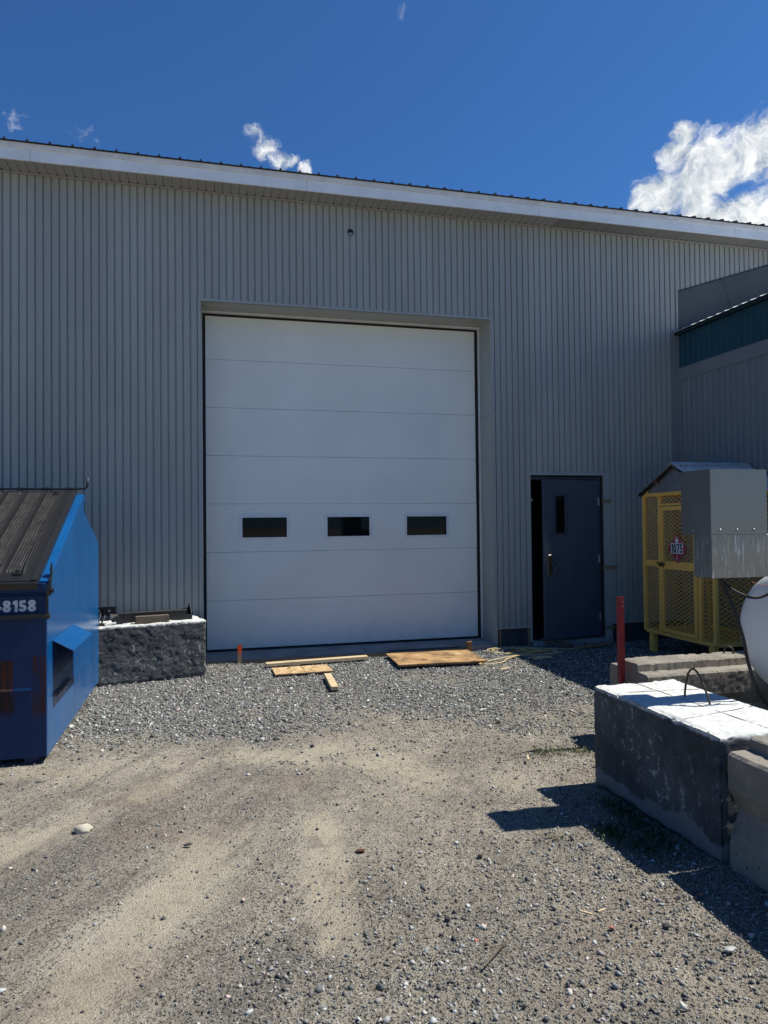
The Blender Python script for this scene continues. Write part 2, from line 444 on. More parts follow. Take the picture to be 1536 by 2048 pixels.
m_oldconc = mat_oldconc('weathered_barrier_concrete')
m_steel_rusty = simple('rusty_rebar', (0.10, 0.075, 0.055), 0.7, 0.5, 0.3, 20, 0.4, 90)
def mat_blue():
    m, b = newmat('scratched_blue_paint')
    n1 = b.noise(b.obj, 2.0, 5, 0.6)
    cc = b.mix(b.ramp(n1, 0.3, 0.7), (0.003, 0.070, 0.225), (0.004, 0.092, 0.280))
    st = b.noise(b.vmath('MULTIPLY', b.obj, (5, 5, 1.3)), 6.0, 7, 0.75)
    cc = b.mix(b.math('MULTIPLY', b.ramp(st, 0.70, 0.78), 0.35), cc, (0.10, 0.22, 0.40))
    sp = b.new('ShaderNodeSeparateXYZ'); b.link(b.obj, sp.inputs[0])
    # dusty lower half
    dust = b.math('MULTIPLY', b.ramp(sp.outputs[2], 0.75, 0.0), b.ramp(b.noise(b.vmath('MULTIPLY', b.obj, (3, 3, 1)), 3.0, 6, 0.65), 0.3, 0.8))
    cc = b.mix(b.math('MULTIPLY', dust, 0.30), cc, (0.20, 0.21, 0.23))
    w = b.noise(b.obj, 1.7, 2, 0.5)
    setb(b, cc, b.math('ADD', 0.24, b.math('MULTIPLY', dust, 0.3)), 0.0, 0.5, bump(b, w, 0.22, 0.05))
    return m
m_blue = mat_blue()
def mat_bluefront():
    m, b = newmat('worn_blue_front_shaded')
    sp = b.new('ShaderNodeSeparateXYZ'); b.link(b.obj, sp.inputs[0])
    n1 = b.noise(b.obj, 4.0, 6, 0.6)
    cc = b.mix(n1, (0.002, 0.018, 0.070), (0.003, 0.024, 0.090))  # darker than the side blue: the front's shade is put into the colour
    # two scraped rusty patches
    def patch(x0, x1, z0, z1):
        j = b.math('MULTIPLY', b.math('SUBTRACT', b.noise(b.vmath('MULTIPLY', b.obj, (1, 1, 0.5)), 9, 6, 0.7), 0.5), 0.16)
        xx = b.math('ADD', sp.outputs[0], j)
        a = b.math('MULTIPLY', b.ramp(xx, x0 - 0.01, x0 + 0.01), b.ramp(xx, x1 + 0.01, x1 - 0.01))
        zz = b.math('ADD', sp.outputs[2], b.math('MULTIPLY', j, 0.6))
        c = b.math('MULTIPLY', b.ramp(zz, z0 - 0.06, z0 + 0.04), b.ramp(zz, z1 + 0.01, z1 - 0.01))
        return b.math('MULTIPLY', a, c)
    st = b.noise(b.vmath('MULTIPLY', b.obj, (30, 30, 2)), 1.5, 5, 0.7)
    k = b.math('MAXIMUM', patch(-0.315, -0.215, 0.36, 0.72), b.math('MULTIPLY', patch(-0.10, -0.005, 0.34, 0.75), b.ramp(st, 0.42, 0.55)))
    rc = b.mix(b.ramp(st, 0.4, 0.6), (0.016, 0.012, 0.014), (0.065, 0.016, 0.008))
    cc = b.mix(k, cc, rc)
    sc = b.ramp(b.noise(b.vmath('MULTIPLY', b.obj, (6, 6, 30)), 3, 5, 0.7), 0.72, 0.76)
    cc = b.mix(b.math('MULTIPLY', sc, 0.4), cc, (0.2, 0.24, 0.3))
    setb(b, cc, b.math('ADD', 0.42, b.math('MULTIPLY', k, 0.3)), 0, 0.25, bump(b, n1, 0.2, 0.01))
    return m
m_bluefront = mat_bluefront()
m_bluedark = simple('shaded_recess_paint', (0.004, 0.045, 0.16), 0.5, 0, 0.2)  # darker copy of the side blue, the pocket's shade put into it
def mat_lid():
    m, b = newmat('black_plastic_lid')
    n = b.noise(b.obj, 3, 6, 0.7)
    d = b.noise(b.vmath('MULTIPLY', b.obj, (5, 1, 1)), 5, 7, 0.75)
    cc = b.mix(b.math('MULTIPLY', b.ramp(d, 0.58, 0.80), 0.35), (0.012, 0.012, 0.013), (0.060, 0.058, 0.057))
    setb(b, cc, b.math('ADD', 0.26, b.math('MULTIPLY', n, 0.25)), 0, 0.5, bump(b, b.noise(b.obj, 160, 3), 0.05, 0.002))
    return m
m_lid = mat_lid()
m_lidglint = simple('lid_rib_glint_plastic', (0.052, 0.051, 0.050), 0.3, 0, 0.25, 14)  # narrow ribs lighter than the lid: sun highlights put into their colour
m_print = simple('white_vinyl_lettering', (0.62, 0.63, 0.66), 0.5, 0, 0.08, 30)
m_rustshelf = simple('scraped_rusty_edge', (0.30, 0.27, 0.25), 0.6, 0.3, 0.3, 14, 0.3, 60, c2=(0.16, 0.07, 0.03))
def mat_yellow():
    m, b = newmat('chipped_yellow_paint')
    n = b.noise(b.obj, 26, 7, 0.75); l = b.noise(b.obj, 3, 4)
    cc = b.mix(l, (0.86, 0.47, 0.095), (0.96, 0.56, 0.14))
    cc = b.mix(b.ramp(n, 0.66, 0.70), cc, (0.06, 0.030, 0.015))
    setb(b, cc, 0.5, 0, 0.4, bump(b, n, 0.2, 0.003))
    return m
m_yellow = mat_yellow()
m_gasc = simple('grey_white_cylinder_paint', (0.48, 0.48, 0.45), 0.45, 0, 0.1)
def mat_alu(name, streak):
    m, b = newmat(name)
    v = b.vmath('MULTIPLY', b.obj, (60, 60, 2.5))
    n = b.noise(v, 2.0, 5, 0.6); g = b.noise(b.obj, 6, 7, 0.7)
    cc = b.mix(g, (0.25, 0.23, 0.20), (0.31, 0.285, 0.25))
    if streak:
        s = b.noise(b.vmath('MULTIPLY', b.obj, (22, 22, 2.2)), 2.0, 6, 0.7)
        cc = b.mix(b.math('MULTIPLY', b.ramp(s, 0.5, 0.68), 0.5), cc, (0.55, 0.46, 0.36))
        cc = b.mix(b.math('MULTIPLY', b.ramp(s, 0.46, 0.34), 0.8), cc, (0.72, 0.71, 0.70))
    setb(b, cc, b.math('ADD', 0.30, b.math('MULTIPLY', g, 0.15)), 0.9, 0.5, bump(b, n, 0.15, 0.002))
    return m
m_alu, m_alu2 = mat_alu('brushed_aluminium', False), mat_alu('streaked_aluminium', True)
def mat_tank():
    m, b = newmat('white_tank_paint')
    s = b.noise(b.vmath('MULTIPLY', b.obj, (14, 14, 1.0)), 1.3, 5, 0.6)
    cc = b.mix(b.math('MULTIPLY', b.ramp(s, 0.5, 0.75), 0.35), (0.70, 0.71, 0.71), (0.50, 0.50, 0.48))
    setb(b, cc, 0.32, 0, 0.5)
    return m
m_tank = mat_tank()
m_red = simple('red_post_paint', (0.22, 0.008, 0.014), 0.5, 0, 0.15, 18, 0.2, 40)
m_redsign = simple('placard_red', (0.42, 0.012, 0.025), 0.5, 0, 0.05)
m_white = simple('placard_white', (0.70, 0.70, 0.69), 0.5, 0, 0.04)
m_blackink = simple('placard_black', (0.012, 0.012, 0.012), 0.6, 0, 0.1)
def mat_stake():
    m, b = newmat('orange_tipped_stake')
    sp = b.new('ShaderNodeSeparateXYZ'); b.link(b.obj, sp.inputs[0])
    n = b.noise(b.vmath('MULTIPLY', b.obj, (20, 20, 2)), 2.0, 5, 0.6)
    z = b.math('ADD', sp.outputs[2], b.math('MULTIPLY', b.math('SUBTRACT', n, 0.5), 0.12))
    wood = b.mix(n, (0.26, 0.15, 0.08), (0.42, 0.30, 0.18))
    cc = b.mix(b.ramp(z, 0.10, 0.16), wood, (0.85, 0.10, 0.01))
    setb(b, cc, 0.7)
    return m
m_stake = mat_stake()
m_rope = simple('faded_yellow_rope', (0.68, 0.50, 0.20), 0.8, 0, 0.2, 30, 0.4, 200, c2=(0.72, 0.62, 0.42))
m_ropeo = simple('orange_rope', (0.60, 0.30, 0.05), 0.8, 0, 0.2, 30)

# ------------------------------------------------------------------ ground
DUST = [  # (x0,y0,x1,y1,width,strength) pale, smooth, driven dust
    (-0.20, -4.25, -1.15, -5.25, 0.24, 1.0), (0.15, -5.05, -0.35, -6.15, 0.26, 1.0), (-0.35, -6.15, -0.75, -7.2, 0.24, 1.0),
    (0.62, -5.1, 0.50, -6.25, 0.12, 1.2), (-1.2, -3.85, 0.2, -4.05, 0.32, 0.8), (0.25, -3.95, 0.75, -4.05, 0.30, 1.0),
    (0.9, -3.9, 1.4, -4.6, 0.35, 0.9), (1.15, -2.6, 1.25, -3.9, 0.30, 0.6), (2.1, -1.75, 2.6, -2.0, 0.30, 0.8), (0.4, -2.1, 0.9, -2.1, 0.30, 0.6),
    (1.6, -4.2, 2.0, -4.9, 0.3, 0.5), (0.2, -4.6, 0.9, -5.0, 0.4, 0.7), (2.4, -4.1, 2.1, -4.9, 0.2, 0.4), (1.5, -6.4, 1.9, -7.2, 0.28, 0.55), (3.0, -1.45, 3.5, -1.55, 0.2, 0.7)]
FINE = [(-0.30, -4.9, -1.2, -6.1, 0.26, 1.0), (0.15, -4.3, 0.15, -4.9, 0.3, 0.6), (0.10, -6.3, 0.10, -6.9, 0.2, 0.7)]
def capsule(X, Y, segs):
    F = np.zeros_like(X)
    for x0, y0, x1, y1, w, s in segs:
        dx, dy = x1 - x0, y1 - y0; L = dx * dx + dy * dy
        t = np.clip(((X - x0) * dx + (Y - y0) * dy) / L, 0, 1)
        d2 = (X - x0 - t * dx) ** 2 + (Y - y0 - t * dy) ** 2
        F = np.maximum(F, s * np.exp(-d2 / (w * w)))
    return F
def vnoise(X, Y, scale, seed=0, octaves=4):
    r = np.random.default_rng(seed); out = np.zeros_like(X); amp = 1.0; tot = 0
    for o in range(octaves):
        T = r.random((256, 256)); x = X * scale + 37.1 * o; y = Y * scale + 11.3 * o
        xi = np.floor(x).astype(int); yi = np.floor(y).astype(int); fx = x - xi; fy = y - yi
        fx = fx * fx * (3 - 2 * fx); fy = fy * fy * (3 - 2 * fy)
        a = T[xi % 256, yi % 256]; b_ = T[(xi + 1) % 256, yi % 256]; c = T[xi % 256, (yi + 1) % 256]; d = T[(xi + 1) % 256, (yi + 1) % 256]
        out += amp * ((a * (1 - fx) + b_ * fx) * (1 - fy) + (c * (1 - fx) + d * fx) * fy); tot += amp; amp *= 0.55; scale *= 2.03
    return out / tot
def masks(X, Y):
    n = vnoise(X, Y, 2.2, 3, 5)
    coarse_edge = -3.35 + 0.25 * np.clip(X - 1.5, 0, 3) * -1.0
    coarse = 1 / (1 + np.exp(-(Y - coarse_edge + (n - 0.5) * 2.2) / 0.20))
    dust = capsule(X, Y, DUST) + (n - 0.5) * 0.9
    fine = capsule(X, Y, FINE)
    dust = dust - fine * 0.7
    fg = 1 / (1 + np.exp(-((-6.0 - Y) + (X - 0.9) * 0.25 + (vnoise(X, Y, 3.0, 9, 4) - 0.5) * 1.6) / 0.12))
    fg = fg * (1 / (1 + np.exp(-(X - 0.05 + (n - 0.5)) / 0.1)))
    return np.clip(coarse, 0, 1), np.clip(dust, 0, 1.2), np.clip(fine, 0, 1), np.clip(fg, 0, 1)
def gheight(X, Y):
    c, d, f, fg = masks(X, Y)
    h = (vnoise(X, Y, 0.8, 21, 3) - 0.5) * 0.03 + (vnoise(X, Y, 7.0, 22, 4) - 0.5) * 0.024 * (1 - 0.7 * np.clip(d, 0, 1))
    h = h - 0.006 * np.clip(d, 0, 1) + 0.012 * f
    # low lips of pushed-up dirt at the edge of the gravel, small piles by the sill and the door step
    h = h + 0.035 * capsule(X, Y, [(0.42, -4.12, 0.66, -4.20, 0.05, 1.0), (1.0, -4.12, 1.32, -4.16, 0.05, 0.8)]) * vnoise(X, Y, 14, 5, 3)
    h = h + 0.03 * np.exp(-(((X - 0.12) / 0.25) ** 2 + ((Y + 0.55) / 0.12) ** 2))
    return G + h - 0.004
fx = np.arange(-3.4, 7.4, 0.025); fy = np.arange(-8.3, 0.2, 0.025)
xs = np.concatenate(([-400, -150, -60, -25, -12, -7, -5, -4], fx, [8, 9, 11, 15, 25, 60, 150, 400]))
ys = np.concatenate(([-400, -150, -60, -30, -18, -13, -11, -10, -9], fy, [0.5, 1, 2, 5, 12, 25, 60, 150, 400]))
GX, GY = np.meshgrid(xs, ys, indexing='xy')
cm, dm, fm, gm = masks(GX, GY)
GZ = gheight(GX, GY)
far = (GX < -3.4) | (GX > 7.4) | (GY < -8.3) | (GY > 0.2)
GZ[far] = G - 0.012
def npmesh(name, V, F, mats, colors=None, cname='tint', smooth=False):
    me = bpy.data.meshes.new(name)
    k = F.shape[1]
    me.vertices.add(len(V)); me.vertices.foreach_set('co', V.astype(np.float32).ravel())
    me.loops.add(F.size); me.loops.foreach_set('vertex_index', F.astype(np.int32).ravel())
    me.polygons.add(len(F)); me.polygons.foreach_set('loop_start', np.arange(0, F.size, k, dtype=np.int32))
    me.polygons.foreach_set('loop_total', np.full(len(F), k, dtype=np.int32))
    if smooth: me.polygons.foreach_set('use_smooth', np.ones(len(F), dtype=bool))
    me.update(calc_edges=True)
    if colors is not None:
        a = me.color_attributes.new(cname, 'FLOAT_COLOR', 'POINT')
        a.data.foreach_set('color', colors.astype(np.float32).ravel())
    for m in mats: me.materials.append(m)
    o = bpy.data.objects.new(name, me); COL.objects.link(o)
    return o
def mat_ground():
    m, b = newmat('driven_dirt_and_gravel_fines')
    at = b.new('ShaderNodeAttribute'); at.attribute_name = 'tint'
    sp = b.new('ShaderNodeSeparateColor'); b.link(at.outputs['Color'], sp.inputs[0])
    coarse, dust, fine = sp.outputs[0], sp.outputs[1], sp.outputs[2]
    n1 = b.noise(b.obj, 2.2, 9, 0.7); n2 = b.noise(b.obj, 14, 8, 0.75); n3 = b.noise(b.obj, 95, 6, 0.75); n4 = b.noise(b.obj, 300, 3, 0.7)
    base = b.mix(b.ramp(n1, 0.38, 0.62), (0.225, 0.195, 0.160), (0.450, 0.395, 0.315))
    base = b.mix(b.ramp(n2, 0.40, 0.62), base, (0.300, 0.262, 0.210))
    tan = b.mix(n2, (0.40, 0.350, 0.262), (0.66, 0.585, 0.445))
    nw = b.noise(b.vmath('MULTIPLY', b.obj, (1.0, 0.6, 1)), 5.0, 8, 0.75, 0.6)
    dk = b.math('ADD', dust, b.math('MULTIPLY', b.math('SUBTRACT', b.math('ADD', n2, nw), 1.0), 1.5))
    base = b.mix(b.math('MULTIPLY', b.ramp(dk, 0.25, 1.05), 0.72), base, tan)
    rotv = b.new('ShaderNodeVectorRotate', rotation_type='Z_AXIS'); b.link(b.obj, rotv.inputs['Vector']); rotv.inputs['Angle'].default_value = math.radians(-58)
    trk = b.noise(b.vmath('MULTIPLY', rotv.outputs[0], (0.55, 6.0, 1)), 1.6, 8, 0.72, 0.4)
    sx = b.new('ShaderNodeSeparateXYZ'); b.link(b.obj, sx.inputs[0])
    leftish = b.math('MULTIPLY', b.ramp(sx.outputs[0], 1.4, 0.2), b.ramp(coarse, 0.6, 0.2))
    base = b.mix(b.math('MULTIPLY', b.math('MULTIPLY', b.ramp(trk, 0.50, 0.66), leftish), 0.55), base, (0.55, 0.50, 0.40))
    base = b.mix(b.math('MULTIPLY', b.math('MULTIPLY', b.ramp(trk, 0.48, 0.34), leftish), 0.50), base, (0.14, 0.125, 0.115))
    dmp = b.noise(b.obj, 3.4, 6, 0.7, 0.5)
    base = b.mix(b.math('MULTIPLY', b.ramp(dmp, 0.56, 0.70), 0.45), base, (0.11, 0.098, 0.086))
    base = b.mix(b.math('MULTIPLY', fine, 0.5), base, (0.105, 0.095, 0.092))
    base = b.mix(b.math('MULTIPLY', coarse, 0.75), base, (0.18, 0.174, 0.162))
    v = b.new('ShaderNodeTexVoronoi'); v.inputs['Scale'].default_value = 120; b.link(b.obj, v.inputs['Vector'])
    vs = b.new('ShaderNodeSeparateColor'); b.link(v.outputs['Color'], vs.inputs[0])
    grain = b.math('MULTIPLY', b.ramp(vs.outputs[0], 0.72, 0.9), b.ramp(dk, 1.1, 0.3))
    base = b.mix(b.math('MULTIPLY', grain, 0.6), base, (0.42, 0.40, 0.37))
    dark = b.math('MULTIPLY', b.ramp(vs.outputs[1], 0.70, 0.9), b.ramp(dk, 1.3, 0.3))
    base = b.mix(b.math('MULTIPLY', dark, 0.75), base, (0.035, 0.034, 0.034))
    base = b.mix(b.math('MULTIPLY', b.ramp(n3, 0.54, 0.68), 0.65), base, (0.055, 0.050, 0.045))
    base = b.mix(b.math('MULTIPLY', b.ramp(n4, 0.54, 0.68), 0.6), base, (0.50, 0.46, 0.39))
    rust = b.math('MULTIPLY', b.ramp(b.noise(b.obj, 1.3, 3), 0.56, 0.70), 0.18)
    base = b.mix(rust, base, (0.26, 0.17, 0.12))
    nrm = bump(b, v.outputs['Distance'], 0.7, 0.007, bump(b, n3, 1.0, 0.012, bump(b, n2, 0.8, 0.03, bump(b, trk, 0.6, 0.03))))
    setb(b, base, 0.95, 0, 0.15, nrm)
    return m
m_ground = mat_ground()
nx, ny = len(xs), len(ys)
I = np.arange(nx * ny).reshape(ny, nx)
F = np.stack([I[:-1, :-1], I[:-1, 1:], I[1:, 1:], I[1:, :-1]], -1).reshape(-1, 4)
colr = np.stack([cm, np.clip(dm, 0, 1), fm, np.ones_like(cm)], -1).reshape(-1, 4)
ground = npmesh('ground', np.stack([GX, GY, GZ], -1).reshape(-1, 3), F, [m_ground], colr, smooth=True)
tag(ground, kind='structure')

def mat_stone(name):
    m, b = newmat(name)
    at = b.new('ShaderNodeAttribute'); at.attribute_name = 'tint'
    n = b.noise(b.obj, 150, 4, 0.6)
    cc = b.mix(b.math('MULTIPLY', n, 0.5), at.outputs['Color'], (0.10, 0.10, 0.10))
    setb(b, cc, 0.75, 0, 0.35)
    return m
m_stone = mat_stone('crushed_stone')
def hull_shapes(count, npts, flat=0.7):
    out = []
    while len(out) < count:
        bm = bmesh.new()
        for _ in range(npts):
            v = Vector((random.gauss(0, 1), random.gauss(0, 1), random.gauss(0, 1))).normalized() * random.uniform(0.75, 1.1)
            bm.verts.new((v.x, v.y * random.uniform(0.75, 0.95), v.z * flat))
        r = bmesh.ops.convex_hull(bm, input=bm.verts)
        bmesh.ops.delete(bm, geom=[g for g in r['geom_interior'] if isinstance(g, bmesh.types.BMVert)], context='VERTS')
        bmesh.ops.triangulate(bm, faces=bm.faces)
        bm.verts.index_update()
        V = np.array([v.co[:] for v in bm.verts]); Fc = np.array([[v.index for v in f.verts] for f in bm.faces])
        bm.free(); out.append((V, Fc))
    return out
def palette(n, warm=0.3):
    r = rng.random(n); c = np.zeros((n, 4)); c[:, 3] = 1
    base = np.clip(rng.lognormal(math.log(0.20), 0.75, n), 0.025, 0.82 if warm < 0.3 else 0.56)
    tintw = np.array([1.06, 1.0, 0.90]); tintc = np.array([0.97, 1.0, 0.98]); tintp = np.array([1.25, 0.95, 0.82])
    t = np.where((r < warm)[:, None], tintw, tintc); t = np.where((r > 0.965)[:, None], tintp, t)
    c[:, :3] = base[:, None] * t
    return c
def scatter(name, P, R, shapes, squash=(0.6, 1.0), warm=0.3, sink=0.25):
    n = len(P); cols = palette(n, warm)
    q = rng.normal(size=(n, 4)); q[:, 1:3] *= 0.35; q /= np.linalg.norm(q, axis=1)[:, None]
    w, x, y, z = q.T
    Rm = np.empty((n, 3, 3))
    Rm[:, 0] = np.stack([1 - 2 * (y * y + z * z), 2 * (x * y - z * w), 2 * (x * z + y * w)], -1)
    Rm[:, 1] = np.stack([2 * (x * y + z * w), 1 - 2 * (x * x + z * z), 2 * (y * z - x * w)], -1)
    Rm[:, 2] = np.stack([2 * (x * z - y * w), 2 * (y * z + x * w), 1 - 2 * (x * x + y * y)], -1)
    which = rng.integers(0, len(shapes), n); Vs = []; Fs = []; Cs = []; off = 0
    for k, (V, Fc) in enumerate(shapes):
        ids = np.nonzero(which == k)[0]
        if not len(ids): continue
        sc = R[ids][:, None] * np.stack([rng.uniform(0.75, 1.35, len(ids)), rng.uniform(0.7, 1.1, len(ids)), rng.uniform(*squash, len(ids))], -1)
        L = V[None] * sc[:, None, :]
        L = np.einsum('nij,nvj->nvi', Rm[ids], L) + P[ids][:, None, :] + np.array([0, 0, 1.0]) * (R[ids] * (0.5 - sink))[:, None, None]
        Vs.append(L.reshape(-1, 3)); m = len(V)
        Fs.append((Fc[None] + (np.arange(len(ids)) * m)[:, None, None] + off).reshape(-1, 3)); off += m * len(ids)
        Cs.append(np.repeat(cols[ids], m, axis=0))
    return npmesh(name, np.concatenate(Vs), np.concatenate(Fs), [m_stone], np.concatenate(Cs))
def pts(n, x0, x1, y0, y1, prob):
    X = rng.uniform(x0, x1, n); Y = rng.uniform(y0, y1, n)
    keep = rng.random(n) < prob(X, Y)
    # nothing under the slab, the blocks, or outside the camera's reach
    keep &= ~((X > -0.06) & (X < 3.66) & (Y > -0.50)) & (Y < -0.38)
    keep &= ~((X > 2.40) & (X < 2.95) & (Y > -6.15) & (Y < -5.08)) & ~((X > -2.9) & (X < -1.12) & (Y > -3.6))
    depth = Y + 9.055
    keep &= (X < 0.95 * depth + 0.4) & (X > -0.34 * depth - 0.35)
    X, Y = X[keep], Y[keep]
    return np.stack([X, Y, gheight(X, Y)], -1)
big = hull_shapes(10, 9); small = hull_shapes(8, 6, 0.8)
def pc(X, Y):
    c, d, f, g_ = masks(X, Y); return np.clip(c * (1 - 0.75 * np.clip(d, 0, 1)), 0, 1)
P = pts(98000, -1.6, 6.5, -4.4, -0.40, pc)
R = np.clip(rng.lognormal(math.log(0.0105), 0.36, len(P)), 0.005, 0.030)
o = scatter('gravel', P, R, big, warm=0.15)
tag(o, 'grey crushed stone gravel spread in front of the overhead door', 'gravel', kind='stuff')
def pf(X, Y):
    c, d, f, g_ = masks(X, Y); return np.clip((0.25 + 0.75 * np.clip(g_, 0, 1) + 0.25 * np.clip(X - 1.2, 0, 1)) * (1 - 0.8 * np.clip(d, 0, 1)) * (1 - c) * np.clip((-Y - 1.0) / 5.0, 0.25, 1), 0, 1)
P = pts(230000, -1.6, 3.2, -8.0, -3.0, pf)
R = np.clip(rng.lognormal(math.log(0.0044), 0.36, len(P)), 0.0025, 0.014)
o = scatter('fine_gravel', P, R, small, warm=0.55)
tag(o, 'fine mixed pebbles lying loose over the dirt yard', 'pebbles', kind='stuff')
CLODS = [(0.42, -4.12, 0.66, -4.20, 0.05, 1.0), (1.10, -4.12, 1.32, -4.16, 0.05, 0.8), (-1.35, -4.05, -1.05, -4.10, 0.10, 0.7), (1.35, -6.75, 1.8, -6.85, 0.12, 0.5)]
def pm(X, Y):
    c, d, f, g_ = masks(X, Y); return np.clip((0.14 + 0.9 * g_ + 0.25 * np.clip(X - 1.0, 0, 1)) * (1 - 0.8 * np.clip(d, 0, 1)) * (1 - 0.8 * c) + 0.9 * capsule(X, Y, CLODS), 0, 1)
P = pts(34000, -1.6, 3.2, -8.0, -3.2, pm)
R = np.clip(rng.lognormal(math.log(0.0088), 0.38, len(P)), 0.005, 0.023)
o = scatter('loose_stones', P, R, big, warm=0.4, sink=0.35)
tag(o, 'scattered larger grey and pink stones in the foreground dirt', 'stones', kind='stuff')

# ------------------------------------------------------------------ the warehouse
wh = empty('warehouse', (0, 0, 0), label='large grey ribbed steel warehouse with a tall white overhead door', cat='warehouse')
ROOFS = 0.324   # slope of the annex roof
DX0, DX1, DZ = -0.052, 3.676, 4.257          # overhead opening
EX0, EX1, EZ = 4.225, 5.325, 2.195           # entry opening
ZB, ZT = 0.172, 5.578
PITCH_R = 0.0848
def wall_cut(x):
    if DX0 <= x <= DX1: return DZ
    if EX0 <= x <= EX1: return EZ
    if x > 6.555: return 4.844 + (x - 6.555) * ROOFS
    return ZB
def siding_strip(mb, xa, xb, ya, yb, extra):
    cuts = [xa, xb] + [e for e in extra if xa < e < xb]
    cuts.sort()
    for p, q in zip(cuts[:-1], cuts[1:]):
        ta = (p - xa) / (xb - xa); tb = (q - xa) / (xb - xa); y0 = ya + (yb - ya) * ta; y1 = ya + (yb - ya) * tb
        mid = (p + q) / 2; za = wall_cut(mid); zb = za
        if mid > 6.555: za = wall_cut(p + 1e-6); zb = wall_cut(q)
        mb.poly([(p, y0, za), (q, y1, zb), (q, y1, ZT), (p, y0, ZT)])
x0s = -3.4 - 0.003
x = x0s; sheets = []
gro = 0.015
grooves = []
phase = -2.207 - 25 * PITCH_R + PITCH_R / 2
k0 = math.floor((x0s - phase) / PITCH_R)
nsh = 0
gx = phase + k0 * PITCH_R
while gx < 9.3:
    mb = MB()
    sx0 = gx
    for i in range(9):
        c = gx + PITCH_R / 2          # groove centre
        a0, a1, a2, a3 = c - gro / 2 - 0.003, c - gro / 2, c + gro / 2, c + gro / 2 + 0.003
        ex = (DX0, DX1, EX0, EX1, 6.555)
        d = 0.019
        siding_strip(mb, gx, a0, YW, YW, ex)
        siding_strip(mb, a0, a1, YW, YW + d, ex)
        siding_strip(mb, a1, a2, YW + d, YW + d, ex)
        siding_strip(mb, a2, a3, YW + d, YW, ex)
        siding_strip(mb, a3, gx + PITCH_R, YW, YW, ex)
        grooves.append(c); gx += PITCH_R
    # side lap: the sheet edge stands a hair proud
    mb.build('siding_sheet', m_siding, wh)
# screws
for zr in (5.154, 3.922, 2.669, 1.501, 0.45):
    mb = MB()
    for i, c in enumerate(grooves):
        if i % 9 in (1, 3, 4, 6, 8) and wall_cut(c) < zr - 0.03:
            t = 0.006
            mb.prism([(c + t * math.cos(a), zr + t * math.sin(a)) for a in [k * math.pi / 3 for k in range(6)]], 1, YW + 0.019, YW + 0.009)
    tag(mb.build('screw_row', m_galv, wh), kind='stuff')
# sheathing behind, floor, end walls so that the inside is a real dark room
mb = MB()
ys0 = YW + 0.03; ys1 = YW + 0.06
mb.box((-3.6, ys0, -0.3), (DX0 - 0.02, ys1, 5.6)); mb.box((DX1 + 0.02, ys0, -0.3), (EX0 - 0.02, ys1, 5.6)); mb.box((EX1 + 0.02, ys0, -0.3), (9.4, ys1, 5.6))
mb.box((DX0 - 0.02, ys0, DZ + 0.02), (DX1 + 0.02, ys1, 5.6)); mb.box((EX0 - 0.02, ys0, EZ + 0.02), (EX1 + 0.02, ys1, 5.6))
mb.build('wall_core', m_found, wh)
mb = MB(); mb.box((-30, 14.0, -0.3), (9.4, 14.2, 9.6)); mb.box((-30.2, -0.40, -0.3), (-30, 14.0, 5.6)); mb.box((9.42, -0.36, -0.3), (9.6, 14.0, 5.6))
mb.box((-30, YW, -0.3), (-3.62, YW + 0.05, 5.6))
mb.build('rear_wall', m_siding, wh)
mb = MB(); mb.box((4.0, YW + 0.5, -0.3), (4.02, 1.9, 3.0)); mb.box((5.6, YW + 0.5, -0.3), (5.62, 1.9, 3.0)); mb.box((4.0, 1.9, -0.3), (5.62, 1.92, 3.0)); mb.box((4.0, -0.36, 2.6), (5.62, 1.9, 2.62))
mb.box((4.0, -0.36, -0.28), (5.62, 1.9, -0.03))
mb.build('interior_wall', m_interior, wh)
# bottom trim, foundation
for a, b_ in ((-3.6, DX0), (DX1 + 0.03, EX0), (EX1 + 0.06, 6.57)):
    MB().box((a, YW - 0.012, ZB - 0.022), (b_, YW + 0.02, ZB)).build('base_trim', m_trim, wh)
for fa, fb_ in ((-3.6, DX0 - 0.004), (DX1 + 0.10, EX0 - 0.06), (EX1 + 0.13, 9.2)):
    MB().box((fa, YW + 0.022, -0.3), (fb_, YW + 0.2, ZB - 0.022)).build('foundation', m_found, wh)
for xa in (DX1 + 0.075, EX0 - 0.06):
    MB().box((xa, YW + 0.0, G - 0.05), (xa + 0.022, YW + 0.024, ZB - 0.023)).build('wood_edge', m_shim, wh)
# trims of the overhead opening: face flange, reveal, liner
t = 0.034; ypr = YW - 0.004
MB().box((DX0 - t, ypr, G), (DX0, YW + 0.016, DZ + 0.0)).build('door_trim', m_trim, wh)
MB().box((DX1, ypr, G - 0.02), (DX1 + t + 0.015, YW + 0.016, DZ)).build('door_trim', m_trim, wh)
MB().box((DX0 - t, ypr - 0.006, DZ), (DX1 + t, YW + 0.016, DZ + 0.034)).build('door_trim', m_trim, wh)
MB().box((DX0 - 0.012, YW + 0.002, G - 0.05), (DX0 + 0.001, 0.012, DZ)).build('door_reveal', m_trim, wh)
MB().box((DX1 - 0.001, YW + 0.002, G - 0.05), (DX1 + 0.012, 0.012, DZ)).build('door_reveal', m_trim, wh)
MB().box((DX0 - 0.012, YW + 0.002, DZ), (DX1 + 0.012, 0.012, DZ + 0.012)).build('door_reveal', m_trim, wh)
# joint of two reveal sheets on the right jamb
MB().box((DX1 - 0.003, YW + 0.002, 3.0), (DX1 + 0.0, 0.0, 3.012)).build('reveal_joint', m_band, wh)
